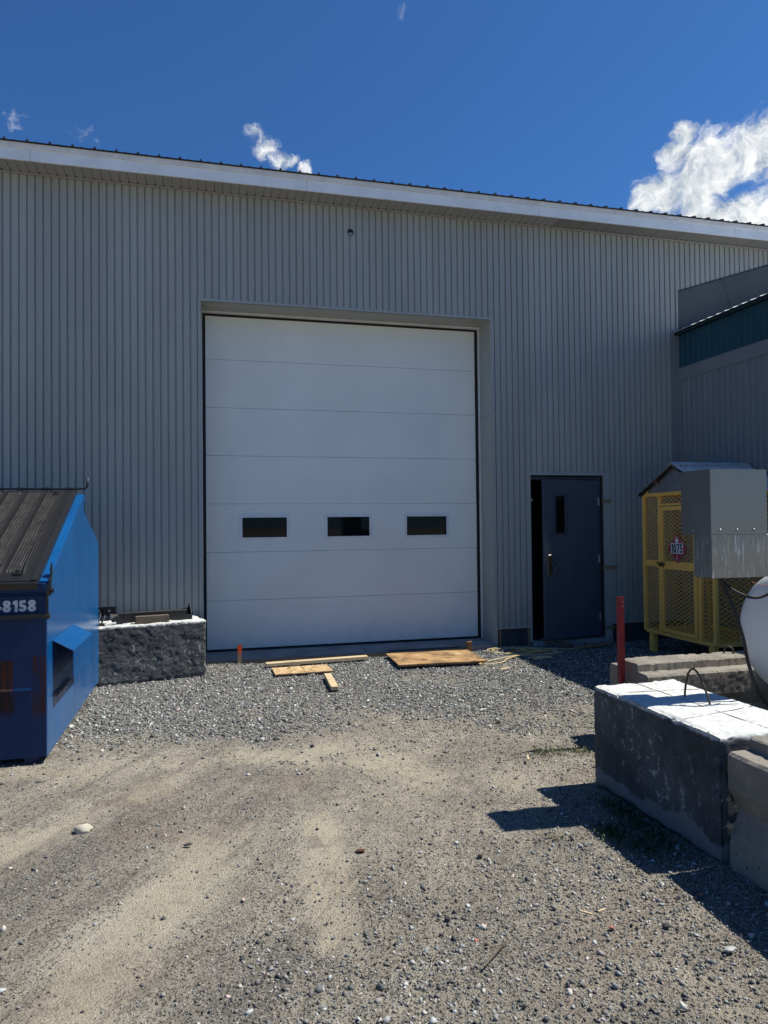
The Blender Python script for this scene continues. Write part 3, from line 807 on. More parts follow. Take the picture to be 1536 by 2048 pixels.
# soffit
sp_ = 0.0968; xk = -2.203 - 14 * sp_; pn = 0
while xk < 9.2:
    perf = xk > 4.25
    mb = MB(); ym = -0.745 + 0.012
    gr = 1 if perf else 4
    wdt = sp_ * 4
    for j in range(gr):
        a = xk + j * wdt / gr; b2 = a + wdt / gr
        mb.poly([(a, ym, 5.583), (b2 - 0.010, ym, 5.583), (b2 - 0.010, YW + 0.01, 5.583), (a, YW + 0.01, 5.583)])
        mb.poly([(b2 - 0.010, ym, 5.583), (b2 - 0.006, ym, 5.592), (b2 - 0.006, YW + 0.01, 5.592), (b2 - 0.010, YW + 0.01, 5.583)])
        mb.poly([(b2 - 0.006, ym, 5.592), (b2, ym, 5.583), (b2, YW + 0.01, 5.583), (b2 - 0.006, YW + 0.01, 5.592)])
    mb.build('soffit_panel', m_soffitp if perf else m_soffit, wh)
    xk += wdt
MB().box((-3.6, YW - 0.030, 5.566), (9.3, YW - 0.002, 5.580)).build('soffit_channel', m_soffit, wh)
mb = MB(); xk = -2.203 - 14 * sp_
while xk < 9.2:
    mb.box((xk - 0.012, YW - 0.055, 5.5805), (xk + 0.006, YW - 0.032, 5.582)); xk += sp_
tag(mb.build('soffit_slot', m_black, wh), kind='stuff')
# fascia, drip edge
xa = -4.9
while xa < 9.3:
    xb = min(xa + 3.05, 9.35)
    MB().prism([(-0.745, 5.575), (-0.725, 5.575), (-0.725, 5.76), (-0.745, 5.76)], 0, xa, xb - 0.004).build('fascia_board', m_fascia, wh, bevel=0.002)
    MB().prism([(-0.757, 5.697), (-0.751, 5.697), (-0.747, 5.706), (-0.747, 5.762), (-0.757, 5.766), (-0.775, 5.720)], 0, xa + 1.2, xb + 1.2).build('drip_edge', m_drip, wh) if False else \
        MB().prism([(-0.756, 5.705), (-0.7455, 5.700), (-0.7455, 5.766), (-0.760, 5.766)], 0, xa + 1.2, xb + 1.196).build('drip_edge', m_drip, wh)
    xa += 3.05
MB().box((-6.2, -0.75, 5.5), (-4.9, -0.72, 5.76)).build('fascia_board', m_fascia, wh)
# roof sheets with standing ribs; rises away from the eave
rs = 0.25
def roofz(y): return 5.770 + (y + 0.785) * rs
xa = -2.118 - 0.229 * 14; sheets_n = 0
while xa < 9.2:
    mb = MB(); y1 = 14.2
    for j in range(4):
        a = xa + j * 0.229
        prof = [(a, 0), (a + 0.012, 0.024), (a + 0.026, 0.024), (a + 0.038, 0), (a + 0.10, 0), (a + 0.104, 0.006), (a + 0.118, 0.006), (a + 0.122, 0), (a + 0.229, 0)]
        for (p, hp), (q, hq) in zip(prof[:-1], prof[1:]):
            mb.poly([(p, -0.785, roofz(-0.785) + hp), (q, -0.785, roofz(-0.785) + hq), (q, y1, roofz(y1) + hq), (p, y1, roofz(y1) + hp)])
            mb.poly([(p, -0.785, roofz(-0.785) - 0.006), (q, -0.785, roofz(-0.785) - 0.006), (q, -0.785, roofz(-0.785) + hq), (p, -0.785, roofz(-0.785) + hp)])
    mb.build('roof_sheet', m_roofdk, wh); xa += 0.916
MB().hexa([(-30, -0.77, 5.76), (9.4, -0.77, 5.76), (9.4, 14.2, 9.5), (-30, 14.2, 9.5), (-30, -0.77, 5.765), (9.4, -0.77, 5.765), (9.4, 14.2, 9.505), (-30, 14.2, 9.505)]).build('roof_deck', m_roofdk, wh)
# cut hole with a pipe stub under the eave
mb = MB(); c = (1.792, 5.252)
mb.prism([(c[0] + 0.043 * math.cos(a), c[1] + 0.047 * math.sin(a)) for a in [k * math.pi / 10 for k in range(20)]], 1, YW - 0.001, YW - 0.004)
vh = mb.build('cut_hole', m_black, wh)
mb = MB(); mb.tube([(c[0] - 0.004, YW - 0.003, c[1] - 0.016), (c[0] - 0.004, YW - 0.02, c[1] - 0.018)], 0.013, 10)
mb.build('pipe_stub', m_galv, vh)
mb = MB(); mb.prism([(c[0] + rr * math.cos(a), c[1] - 0.004 + rr * math.sin(a)) for rr, a in [(0.040, math.pi + k * math.pi / 10) for k in range(11)]], 1, YW - 0.0045, YW - 0.007)
mb.build('hole_lining', m_band, vh)

# overhead door
H = 4.208; Wd = 3.616; sec = 0.6096
mb = MB(); ysb = -0.002
mb.box((DX0 + 0.013, 0.004, -0.02), (0.006, 0.05, H + 0.03)); mb.box((Wd - 0.006, 0.004, -0.02), (DX1 - 0.014, 0.05, H + 0.03)); mb.box((0.006, 0.004, H - 0.01), (Wd - 0.006, 0.05, H + 0.045))
mb.box((0.006, -0.002, -0.022), (Wd - 0.006, 0.045, 0.0))
od = mb.build('overhead_door', m_black, wh)
for i in range(7):
    z0 = i * sec + 0.003; z1 = min((i + 1) * sec, H)
    mb = MB()
    wins = [(0.724, 1.530), (1.815, 1.530), (2.895, 1.530)] if i == 2 else []
    if not wins:
        mb.box((0, 0, z0), (Wd, 0.045, z1))
    else:
        xsb = [0]
        for cx, cz in wins: xsb += [cx - 0.285, cx + 0.285]
        xsb += [Wd]
        for a in range(0, len(xsb) - 1):
            if a % 2 == 0: mb.box((xsb[a], 0, z0), (xsb[a + 1], 0.045, z1))
            else: mb.box((xsb[a] + 1e-4, 0, z0), (xsb[a + 1] - 1e-4, 0.045, 1.400)); mb.box((xsb[a] + 1e-4, 0, 1.660), (xsb[a + 1] - 1e-4, 0.045, z1))
    mb.build('door_section', m_door, od, bevel=0 if wins else 0.0025)
for cx in (0.724, 1.815, 2.895):
    mb = MB(); a0, a1, b0, b1 = cx - 0.312, cx + 0.312, 1.371, 1.687; w = 0.031
    mb.prism([(-0.010, 0), (-0.001, 0), (-0.001, 0)], 0, 0, 0.0001) if False else None
    mb.box((a0, -0.011, b0), (a1, -0.001, b0 + w)); mb.box((a0, -0.011, b1 - w), (a1, -0.001, b1))
    mb.box((a0, -0.011, b0 + w), (a0 + w, -0.001, b1 - w)); mb.box((a1 - w, -0.011, b0 + w), (a1, -0.001, b1 - w))
    mb.build('window_frame', m_whitetrim, od, bevel=0.002)
    MB().box((a0 + 0.025, 0.012, b0 + 0.02), (a1 - 0.025, 0.018, b1 - 0.02)).build('window_pane', m_glass, od)
# white strips beside and above the door
MB().box((DX0 + 0.001, -0.035, 0.0), (DX0 + 0.013, 0.003, DZ - 0.03)).build('door_weatherstrip', m_whitetrim, wh)
MB().box((DX1 - 0.014, -0.035, -0.02), (DX1 - 0.001, 0.003, DZ - 0.03)).build('door_weatherstrip', m_whitetrim, wh)
MB().box((DX0 + 0.001, -0.06, DZ - 0.018), (DX1 - 0.001, 0.003, DZ - 0.001)).build('door_weatherstrip', m_whitetrim, wh)
# sill
mb = MB(); mb.prism([(0.2, -0.30), (0.2, -0.024), (-0.10, -0.026), (-0.43, -0.035), (-0.475, -0.045), (-0.485, -0.30)], 0, DX0, DX1)
mb.build('concrete_sill', m_concrete, wh)
MB().box((1.94, -0.44, -0.05), (1.944, -0.08, -0.0255)).build('sill_joint', m_found, wh)
MB().box((DX0, -0.497, -0.30), (DX1 - 0.35, -0.486, -0.062)).build('form_board', m_shim, wh)

# entry door
mb = MB(); f0, f1 = 4.285, 5.285; yj = -0.405; ft = 0.048
mb.box((f1 - ft, yj, -0.02), (f1, -0.25, 2.18)); mb.box((f0 - 0.035, yj + 0.03, 2.135), (f1 - ft, -0.25, 2.18)); mb.box((f0 - 0.05, -0.30, -0.02), (f0 - 0.002, -0.25, 2.135))
mb.build('entry_frame', m_frame, wh, bevel=0.002)
MB().box((EX0 - 0.02, YW - 0.008, EZ), (EX1 + 0.04, YW + 0.016, EZ + 0.035)).build('entry_trim', m_trim, wh)
MB().box((EX0 - 0.032, YW - 0.004, G + 0.06), (EX0 - 0.0, YW + 0.016, EZ)).build('entry_trim', m_trim, wh)
MB().box((EX1 + 0.0, YW - 0.004, G + 0.03), (EX1 + 0.105, YW + 0.016, EZ)).build('entry_trim', m_trim, wh)
MB().box((EX0 - 0.034, YW + 0.0165, -0.05), (EX0 + 0.010, -0.30, EZ)).build('entry_reveal', m_interior, wh)
MB().box((EX1 - 0.005, YW + 0.0165, -0.05), (EX1 + 0.01, -0.30, EZ)).build('entry_reveal', m_interior, wh)
MB().box((EX0, YW - 0.03, -0.30), (EX1 + 0.10, -0.30, -0.035)).build('door_step', m_concrete, wh)
for sx0, sx1, sy, sz, sc in ((4.236, 4.305, -0.31, 1.86, 1), (5.292, 5.42, -0.436, 1.845, 1), (5.288, 5.52, -0.438, 0.93, 1), (5.30, 5.45, -0.438, 0.105, 0.8)):
    MB().box((sx0, sy - 0.02, sz - 0.02 * sc), (sx1, sy, sz + 0.02 * sc)).build('wood_shim', m_shim if sx0 > 5 else m_wood, wh, bevel=0.002)
ang = math.atan2(0.16, 0.91)
leaf = MB(); LW, LH, LT = 0.914, 2.125, 0.045
# leaf local: hinge at origin, runs towards -x, outside face at y=-LT/2
leaf.box((-LW, -LT, 0.0), (-LW + 0.175, 0, LH)); leaf.box((-LW + 0.345, -LT, 0.0), (0, 0, LH))
leaf.box((-LW + 0.175, -LT, 0), (-LW + 0.345, 0, 1.40)); leaf.box((-LW + 0.175, -LT, 1.915), (-LW + 0.345, 0, LH))
lf = leaf.build('entry_door', m_entry, wh)
lf.location = (5.236, -0.378, 0.0); lf.rotation_euler = (0, 0, ang)
mb = MB(); a0, a1, b0, b1 = -LW + 0.155, -LW + 0.365, 1.380, 1.935; w = 0.032
for (p, q) in (((a0, -LT - 0.012, b0), (a1, -LT - 0.001, b0 + w)), ((a0, -LT - 0.012, b1 - w), (a1, -LT - 0.001, b1)), ((a0, -LT - 0.012, b0 + w), (a0 + w, -LT - 0.001, b1 - w)), ((a1 - w, -LT - 0.012, b0 + w), (a1, -LT - 0.001, b1 - w))): mb.box(p, q)
mb.build('window_frame', m_frame, lf, bevel=0.004)
MB().box((a0 + 0.02, -LT + 0.012, b0 + 0.02), (a1 - 0.02, -LT + 0.018, b1 - 0.02)).build('window_pane', m_glass, lf)
mb = MB(); hx = -LW + 0.075
mb.prism([(hx - 0.028, 0.835), (hx + 0.028, 0.835), (hx + 0.032, 0.85), (hx + 0.032, 1.10), (hx + 0.022, 1.125), (hx - 0.022, 1.125), (hx - 0.032, 1.10), (hx - 0.032, 0.85)], 1, -LT - 0.010, -LT - 0.001)
mb.build('lock_plate', m_chrome, lf, bevel=0.003)
mb = MB(); mb.tube([(hx, -LT - 0.01, 1.005), (hx, -LT - 0.055, 1.005), (hx + 0.02, -LT - 0.06, 1.005), (hx + 0.05, -LT - 0.058, 1.0), (hx + 0.055, -LT - 0.05, 0.93), (hx + 0.05, -LT - 0.03, 0.86), (hx + 0.0, -LT - 0.02, 0.855)], 0.009, 8)
mb.build('handle', m_chrome, lf, smooth=True)
mb = MB(); mb.tube([(hx, -LT - 0.009, 1.09), (hx, -LT - 0.022, 1.09)], 0.014, 12); mb.build('lock_cylinder', m_chrome, lf)
for hz in (0.25, 1.05, 1.84):
    mb = MB(); mb.tube([(0.004, -LT - 0.006, hz - 0.057), (0.004, -LT - 0.006, hz + 0.057)], 0.008, 8); mb.box((-0.03, -LT - 0.002, hz - 0.05), (0.0, -LT - 0.0005, hz + 0.05))
    mb.build('hinge', m_galv, lf)
# inner corner trim against the annex
MB().box((6.425, YW - 0.006, 1.98), (6.572, YW + 0.014, 4.29)).build('corner_trim', m_band, wh)
MB().box((6.425, YW - 0.006, ZB), (6.572, YW + 0.014, 1.976)).build('corner_trim', m_band, wh)
MB().box((6.532, YW - 0.012, 4.30), (6.562, YW + 0.014, 4.86)).build('corner_trim', m_trim, wh)
# membrane panels above the annex roof: boards laid square to the slope
c_, s_ = math.cos(math.atan(ROOFS)), math.sin(math.atan(ROOFS))
def fl(u, v): return (6.562 + u * c_ - v * s_, 4.844 + u * s_ + v * c_)
for a, b2 in ((0.0, 0.80), (0.806, 2.05), (2.056, 3.0)):
    q = [fl(a, 0), fl(b2, 0), fl(b2, -0.62), fl(a, -0.62)]
    if a == 0.0: q = [(6.562, 4.844), fl(b2, 0), fl(b2, -0.62), (6.562, 4.20)]
    MB().prism([q[0], q[1], q[2], q[3]], 1, YW + 0.002, YW + 0.014).build('wall_flashing', m_flash, wh)
q = [fl(0.0, 0.012), fl(3.0, 0.012), fl(3.0, -0.006), fl(0.0, -0.006)]
MB().prism(q, 1, YW - 0.010, YW + 0.012).build('slope_trim', m_tealdk, wh)

# ------------------------------------------------------------------ the annex on the right
ax = empty('annex_building', (6.573, -3.4, G), label='lower grey steel annex with a teal band under its eave', cat='building')
ax.location = (0, 0, 0)
XA = 6.573; AY0, AY1 = -6.6, YW - 0.004
pitch = 0.1076
def ribbed(mb, z0, z1, ya, yb, x0=XA, d=0.016, phase_=-0.515):
    k = math.ceil((ya - phase_) / pitch); y = phase_ + k * pitch; last = ya
    while y < yb - 0.02:
        pr = [(last, 0), (y - 0.014, 0), (y - 0.007, -d), (y + 0.007, -d), (y + 0.014, 0)]
        if y - 0.014 > last:
            for (p, hp), (q, hq) in zip(pr[:-1], pr[1:]):
                mb.poly([(x0 + hp, p, z0), (x0 + hq, q, z0), (x0 + hq, q, z1), (x0 + hp, p, z1)])
            last = y + 0.014
        y += pitch
    mb.poly([(x0, last, z0), (x0, yb, z0), (x0, yb, z1), (x0, last, z1)])
sheet = pitch * 8; y = -0.515 + pitch / 2 - 7 * sheet
y = -0.515 - pitch / 2 + pitch
ys_ = []
while y > AY0: ys_.append(y); y -= sheet
ys_.append(AY0)
prev = AY1
for yb in ys_:
    if prev - yb < 0.03: continue
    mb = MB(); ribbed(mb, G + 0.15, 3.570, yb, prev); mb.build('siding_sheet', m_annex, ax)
    mb = MB(); ribbed(mb, 3.733, 4.235, yb, prev); mb.build('teal_sheet', m_teal, ax)
    prev = yb
MB().box((XA - 0.020, AY0, 3.560), (XA + 0.03, AY1, 3.735)).build('flashing_band', m_band, ax, bevel=0.002)
MB().box((XA - 0.012, AY1 - 0.055, G + 0.1), (XA + 0.02, AY1, 3.558)).build('corner_trim', m_band, ax)
MB().box((XA + 0.002, AY0, G - 0.2), (XA + 0.2, AY1, G + 0.15)).build('foundation', m_found, ax)
MB().prism([(XA - 0.075, 4.205), (XA + 0.02, 4.205), (XA + 0.02, 4.262), (XA - 0.075, 4.235)], 1, AY0 - 0.05, AY1).build('eave_trim', m_tealdk, ax)
mb = MB(); mb.box((XA + 0.02, AY0, G), (XA + 0.06, AY1, 4.25)); mb.box((XA + 0.06, AY0, G), (13.4, AY0 + 0.05, 4.25)); mb.box((13.4, AY0, G), (13.45, AY1 + 6, 4.25))
mb.build('wall_core', m_annex, ax)
yy = AY0 - 0.05
while yy < AY1 - 0.05:
    mb = MB(); y2 = min(yy + 0.90, AY1 - 0.012); xe = XA - 0.095
    n = int(round((y2 - yy) / 0.15)); st = (y2 - yy) / max(n, 1)
    for j in range(n):
        a = yy + j * st
        pr = [(a, 0), (a + st * 0.55, 0), (a + st * 0.66, 0.011), (a + st * 0.88, 0.011), (a + st, 0)]
        for (p, hp), (q, hq) in zip(pr[:-1], pr[1:]):
            mb.poly([(xe, p, 4.246 + hp), (xe, q, 4.246 + hq), (10.0, q, 4.246 + hq + (10.0 - xe) * ROOFS), (10.0, p, 4.246 + hp + (10.0 - xe) * ROOFS)])
            mb.poly([(xe, p, 4.243), (xe, q, 4.243), (xe, q, 4.246 + hq), (xe, p, 4.246 + hp)])
    mb.build('roof_sheet', m_roofbright, ax); yy = y2
MB().hexa([(XA - 0.09, AY0, 4.236), (10, AY0, 5.34), (10, AY1, 5.34), (XA - 0.09, AY1, 4.236), (XA - 0.09, AY0, 4.242), (10, AY0, 5.346), (10, AY1, 5.346), (XA - 0.09, AY1, 4.242)]).build('roof_deck', m_tealdk, ax)
MB().hexa([(10.0, AY0, 5.35), (13.5, AY0, 4.24), (13.5, AY1, 4.24), (10.0, AY1, 5.35), (10.0, AY0, 5.37), (13.5, AY0, 4.26), (13.5, AY1, 4.26), (10.0, AY1, 5.37)]).build('roof_deck', m_roofbright, ax)

# ------------------------------------------------------------------ dumpster
dp = empty('dumpster', (0, 0, 0), label='blue steel dumpster with sloping black ribbed lid and white number -8158', cat='dumpster')
DXr, DXl = -1.09, -3.02
dp.location = (DXr, -3.68, G)
def L(pt): return (pt[0] - DXr, pt[1] + 3.68, pt[2] - G)
side = [(-3.68, -0.055), (-1.256, -0.04), (-1.264, 1.391), (-2.135, 1.690), (-2.17, 1.835), (-2.215, 1.835), (-3.665, 1.168), (-3.675, 1.07)]
sideL = [(y + 3.68, z - G) for y, z in side]
mb = MB()
mb.cur = 0
mb.prism(sideL, 0, 0.0, -0.008)                                   # right sheet
mb.prism(sideL, 0, DXl - DXr, DXl - DXr + 0.008)
mb.cur = 0
mb.box((DXl - DXr + 0.008, 2.40, 0.06), (-0.008, 2.408, 1.49))
mb.box((DXl - DXr + 0.008, 0.01, 0.045), (-0.008, 2.40, 0.055))
body = mb.build('body', m_blue, dp)
# the right sheet gets gentle oil-canning: handled in the paint's bump
mb = MB(); w0 = DXl - DXr + 0.0085; w1 = -0.0085
# front sheet with its pressed fold and chamfered collar
fr = [(0.004, 0.045), (0.004, 0.40), (0.004, 1.15), (0.004, 1.268)]
mb.box((w0, 0.0, 0.045), (w1, 0.006, 0.478)); mb.prism([(0.0, 0.478), (-0.006, 0.486), (-0.008, 0.515), (0.0, 0.530), (0.006, 0.530), (0.006, 0.478)], 0, w0, w1 - 0.095)
mb.box((w1 - 0.095, 0.0, 0.478), (w1, 0.006, 0.530)); mb.box((w0, 0.0, 0.530), (w1, 0.006, 1.17))
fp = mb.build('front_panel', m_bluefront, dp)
mb = MB()
mb.prism([(0.0, 1.17), (-0.040, 1.195), (-0.052, 1.205), (-0.052, 1.262), (0.006, 1.262), (0.006, 1.17)], 0, w0, -0.002)
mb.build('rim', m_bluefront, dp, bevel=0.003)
# side rim flange, bright along the slope
sl0 = Vector((0.0, 0.010, 1.268)); 
mb = MB(); n_ = Vector((0, -(1.935 - 1.268), (1.465 - 0.015))).normalized()
p0 = Vector((0, 0.0, 1.262)); p1 = Vector((0, 1.468, 1.937))
for (xa, xb, o0, o1) in ((-0.055, 0.012, 0.0, 0.012), (0.0085, 0.012, -0.045, 0.0)):
    q = []
    for P_ in (p0, p1):
        for (xx, oo) in ((xa, o0), (xb, o0), (xb, o1), (xa, o1)): q.append(P_ + Vector((xx, 0, 0)) + n_ * oo)
    mb.hexa([q[0], q[1], q[2], q[3], q[4], q[5], q[6], q[7]])
mb.box((-0.05, 1.462, 1.87), (0.012, 1.51, 1.95))
mb.build('side_rim', m_blue, dp, bevel=0.002)
# lid: ribbed sheet on the slope
S0 = Vector((0, -0.055, 1.262)); S1 = Vector((0, 1.470, 1.965)); sd = (S1 - S0); SL = sd.length; sd.normalize(); sn = Vector((0, -sd.z, sd.y))
def lp(x, t, h): return tuple(S0 + Vector((x, 0, 0)) + sd * t + sn * h)
for li, (xl0, xl1) in enumerate(((-0.985, -0.050), (-1.90, -0.995))):
    mb = MB()
    # base slab
    for (t0, t1, h0, h1) in ((0.0, SL, 0.016, 0.022),):
        mb.hexa([lp(xl0, t0, h0), lp(xl1, t0, h0), lp(xl1, t1, h0), lp(xl0, t1, h0), lp(xl0, t0, h1), lp(xl1, t0, h1), lp(xl1, t1, h1), lp(xl0, t1, h1)])
    # front lip
    mb.hexa([lp(xl0, -0.02, -0.040), lp(xl1, -0.02, -0.040), lp(xl1, 0.0, -0.040), lp(xl0, 0.0, -0.040), lp(xl0, -0.02, 0.010), lp(xl1, -0.02, 0.010), lp(xl1, 0.02, 0.024), lp(xl0, 0.02, 0.024)])
    # rolled side edge
    mb.hexa([lp(xl1 - 0.045, 0.0, 0.022), lp(xl1 + 0.004, 0.0, -0.012), lp(xl1 + 0.004, SL, -0.012), lp(xl1 - 0.045, SL, 0.022), lp(xl1 - 0.040, 0.0, 0.032), lp(xl1 - 0.002, 0.0, 0.028), lp(xl1 - 0.002, SL, 0.028), lp(xl1 - 0.040, SL, 0.032)])
    lid = mb.build('lid', m_lid, dp, bevel=0.004, seg=2)
    # ribs: wide tapering plateaus and narrow ridges between them
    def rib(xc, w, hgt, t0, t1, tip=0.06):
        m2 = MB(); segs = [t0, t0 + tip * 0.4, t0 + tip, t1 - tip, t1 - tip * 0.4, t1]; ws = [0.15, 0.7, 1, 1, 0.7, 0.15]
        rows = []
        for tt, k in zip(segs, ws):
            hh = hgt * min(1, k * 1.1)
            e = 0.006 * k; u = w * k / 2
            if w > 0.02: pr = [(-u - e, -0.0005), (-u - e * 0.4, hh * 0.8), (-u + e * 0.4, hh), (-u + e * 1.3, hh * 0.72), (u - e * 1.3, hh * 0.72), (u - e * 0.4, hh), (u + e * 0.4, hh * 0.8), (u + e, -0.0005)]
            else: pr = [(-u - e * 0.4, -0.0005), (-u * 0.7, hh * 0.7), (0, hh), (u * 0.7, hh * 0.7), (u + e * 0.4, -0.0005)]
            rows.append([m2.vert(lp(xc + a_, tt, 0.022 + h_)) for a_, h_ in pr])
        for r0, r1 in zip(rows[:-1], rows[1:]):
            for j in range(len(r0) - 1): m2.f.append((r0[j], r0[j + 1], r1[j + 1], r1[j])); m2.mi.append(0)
        return m2.build('lid_rib', m_lid if w > 0.02 else m_lidglint, lid, smooth=True)
    nb = int((xl1 - xl0) / 0.155)
    for j in range(nb + 1):
        xc = xl1 - 0.105 - j * 0.155
        if xc < xl0 + 0.05: break
        rib(xc, 0.026, 0.030, 0.085, SL - 0.04, 0.16)
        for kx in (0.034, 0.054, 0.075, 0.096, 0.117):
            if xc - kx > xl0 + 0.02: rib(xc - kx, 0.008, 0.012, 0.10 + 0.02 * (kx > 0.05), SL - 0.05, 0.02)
    for tt, xx in ((0.11, xl1 - 0.145), (SL - 0.09, xl1 - 0.155)):
        m2 = MB(); m2.hexa([lp(xx - 0.03, tt - 0.03, 0.022), lp(xx + 0.03, tt - 0.03, 0.022), lp(xx + 0.03, tt + 0.03, 0.022), lp(xx - 0.03, tt + 0.03, 0.022), lp(xx - 0.028, tt - 0.028, 0.036), lp(xx + 0.028, tt - 0.028, 0.036), lp(xx + 0.028, tt + 0.028, 0.036), lp(xx - 0.028, tt + 0.028, 0.036)])
        m2.tube([lp(xx, tt, 0.03), lp(xx, tt, 0.05)], 0.008, 8)
        m2.build('lid_plate', m_lid, lid)
# hinge rod at the back with upturned end
mb = MB(); mb.tube([(-1.9, 1.478, 2.000), (-0.03, 1.478, 2.000), (0.02, 1.478, 2.002), (0.035, 1.478, 2.014), (0.040, 1.478, 2.035), (0.042, 1.478, 2.10)], 0.009, 8)
mb.build('hinge_rod', m_blackpaint, dp, smooth=True)
for kx in range(9):
    mb = MB(); xb = -0.07 - kx * 0.20
    for j in range(3): mb.tube([(xb - j * 0.035, 1.478, 2.000), (xb - j * 0.035 + 0.012, 1.478, 2.000)], 0.018, 8)
    mb.build('hinge_knuckle', m_lid, dp)
# lock gear at the front corner
mb = MB()
mb.prism([(0.03, 1.26), (0.075, 1.30), (0.085, 1.365), (0.06, 1.40), (0.035, 1.36), (0.025, 1.30)], 0, 0.013, 0.021)
mb.prism([(-0.02, 1.17), (0.03, 1.17), (0.04, 1.24), (0.02, 1.30), (-0.015, 1.28)], 0, 0.013, 0.024)
mb.tube([(0.012, 0.01, 1.205), (0.040, 0.01, 1.205)], 0.017, 12)
mb.build('lock_bracket', m_blackpaint, dp)
mb = MB(); mb.bar((0.012, -0.050, 1.24), (0.012, -0.050, 1.025), 0.014, 0.014); mb.build('lock_arm', m_blackpaint, dp)
mb = MB(); mb.bar((w0, -0.046, 1.032), (0.012, -0.046, 1.032), 0.026, 0.030); mb.tube([(0.0, -0.046, 1.032), (0.026, -0.046, 1.032)], 0.022, 8); mb.build('lock_bar', m_blackpaint, dp)
# fork pocket on the right side
y0, y1 = 0.17, 1.02; xo = 0.145
mb = MB()
mb.prism([(0.001, 0.832), (xo, 0.748), (xo, 0.556), (xo - 0.006, 0.556), (xo - 0.006, 0.744), (0.001, 0.824)], 1, y0, y1)
mb.prism([(0.001, 0.832), (0.002, 0.832), (xo, 0.748), (xo, 0.552), (0.001, 0.552)], 1, y1, y1 + 0.006)
mb.build('fork_pocket', m_blue, dp, bevel=0.0015)
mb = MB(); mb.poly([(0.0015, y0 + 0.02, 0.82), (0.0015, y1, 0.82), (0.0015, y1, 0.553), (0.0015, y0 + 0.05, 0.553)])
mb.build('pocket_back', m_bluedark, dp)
mb = MB(); mb.prism([(0.002, 0.440), (0.030, 0.425), (0.030, 0.415), (0.002, 0.415)], 1, y0 + 0.03, y1 - 0.25); mb.build('pocket_shelf', m_rustshelf, dp)
for xx in (-0.155, -1.70):
    for yy_ in (0.06, 2.25):
        mb = MB(); mb.box((xx, yy_ - 0.03, -0.005), (xx + 0.085, yy_ + 0.10, 0.052)); mb.build('foot', m_bluefront, dp, bevel=0.003)


def glyphs(name, text, height, mat, parent, P, stroke=0.2, width=0.62, gap=0.12):
    """heavy numerals drawn as ribbons; P(u, v, lift) places a point of the sign plane"""
    def arc(cx, cy, rx, ry, a0, a1, n=18): return [(cx + rx * math.cos(math.radians(a0 + (a1 - a0) * i / n)), cy + ry * math.sin(math.radians(a0 + (a1 - a0) * i / n))) for i in range(n + 1)]
    h = stroke / 2; w = width
    sh = {
        '-': ([[(0, 0.36), (0.34, 0.36)]], 0.34),
        '1': ([[(w * 0.50, 0.0), (w * 0.50, 1.0)], [(w * 0.10, 0.74), (w * 0.30, 0.79), (w * 0.46, 0.93)]], w * 0.62),
        '0': ([arc(w / 2, 0.5, w / 2 - h, 0.5 - h, 0, 360, 28)], w),
        '8': ([arc(w / 2, 0.28, w / 2 - h, 0.28 - h * 0.9, 0, 360, 24), arc(w / 2, 0.745, w / 2 - h * 1.15, 0.255 - h * 0.9, 0, 360, 24)], w),
        '5': ([[(w - h * 0.6, 1 - h), (h * 1.9, 1 - h)], [(h * 1.9, 1 - h * 0.4), (h * 1.35, 0.47)], arc(w / 2 - 0.01, 0.32, w / 2 - h, 0.32 - h, 140, -165, 22)], w),
        '7': ([[(0.0, 1 - h), (w, 1 - h)], [(w - h * 0.8, 1 - h * 1.2), (w * 0.52, 0.5), (w * 0.34, 0.0)]], w),
        '2': ([arc(w / 2, 0.70, w / 2 - h, 0.30 - h, 165, -35, 16) + [(h * 1.2, h * 1.6)], [(0.0, h), (w, h)]], w)}
    mb = MB(); x = 0.0; k = 0
    for ch in text:
        strokes, adv = sh[ch]
        for st in strokes:
            k += 1; lift = 0.0002 * (k % 4); n = len(st); closed = (abs(st[0][0] - st[-1][0]) + abs(st[0][1] - st[-1][1])) < 1e-6
            L_, R_ = [], []
            for i, p in enumerate(st):
                a = st[i - 1] if i > 0 else (st[-2] if closed else st[0]); b2 = st[i + 1] if i < n - 1 else (st[1] if closed else st[-1])
                dx, dy = b2[0] - a[0], b2[1] - a[1]; l = math.hypot(dx, dy) or 1; nx_, ny_ = -dy / l * h, dx / l * h
                L_.append(((x + p[0] + nx_) * height, (p[1] + ny_) * height)); R_.append(((x + p[0] - nx_) * height, (p[1] - ny_) * height))
            for i in range(n - 1): mb.poly([P(*L_[i], lift), P(*L_[i + 1], lift), P(*R_[i + 1], lift), P(*R_[i], lift)])
        x += adv + gap
    return mb.build(name, mat, parent)
glyphs('number_lettering', '-8158', 0.080, m_print, dp, lambda u, v, q: (-0.318 + u, -0.0015 - q, 1.063 + v), stroke=0.24, width=0.66, gap=0.09)

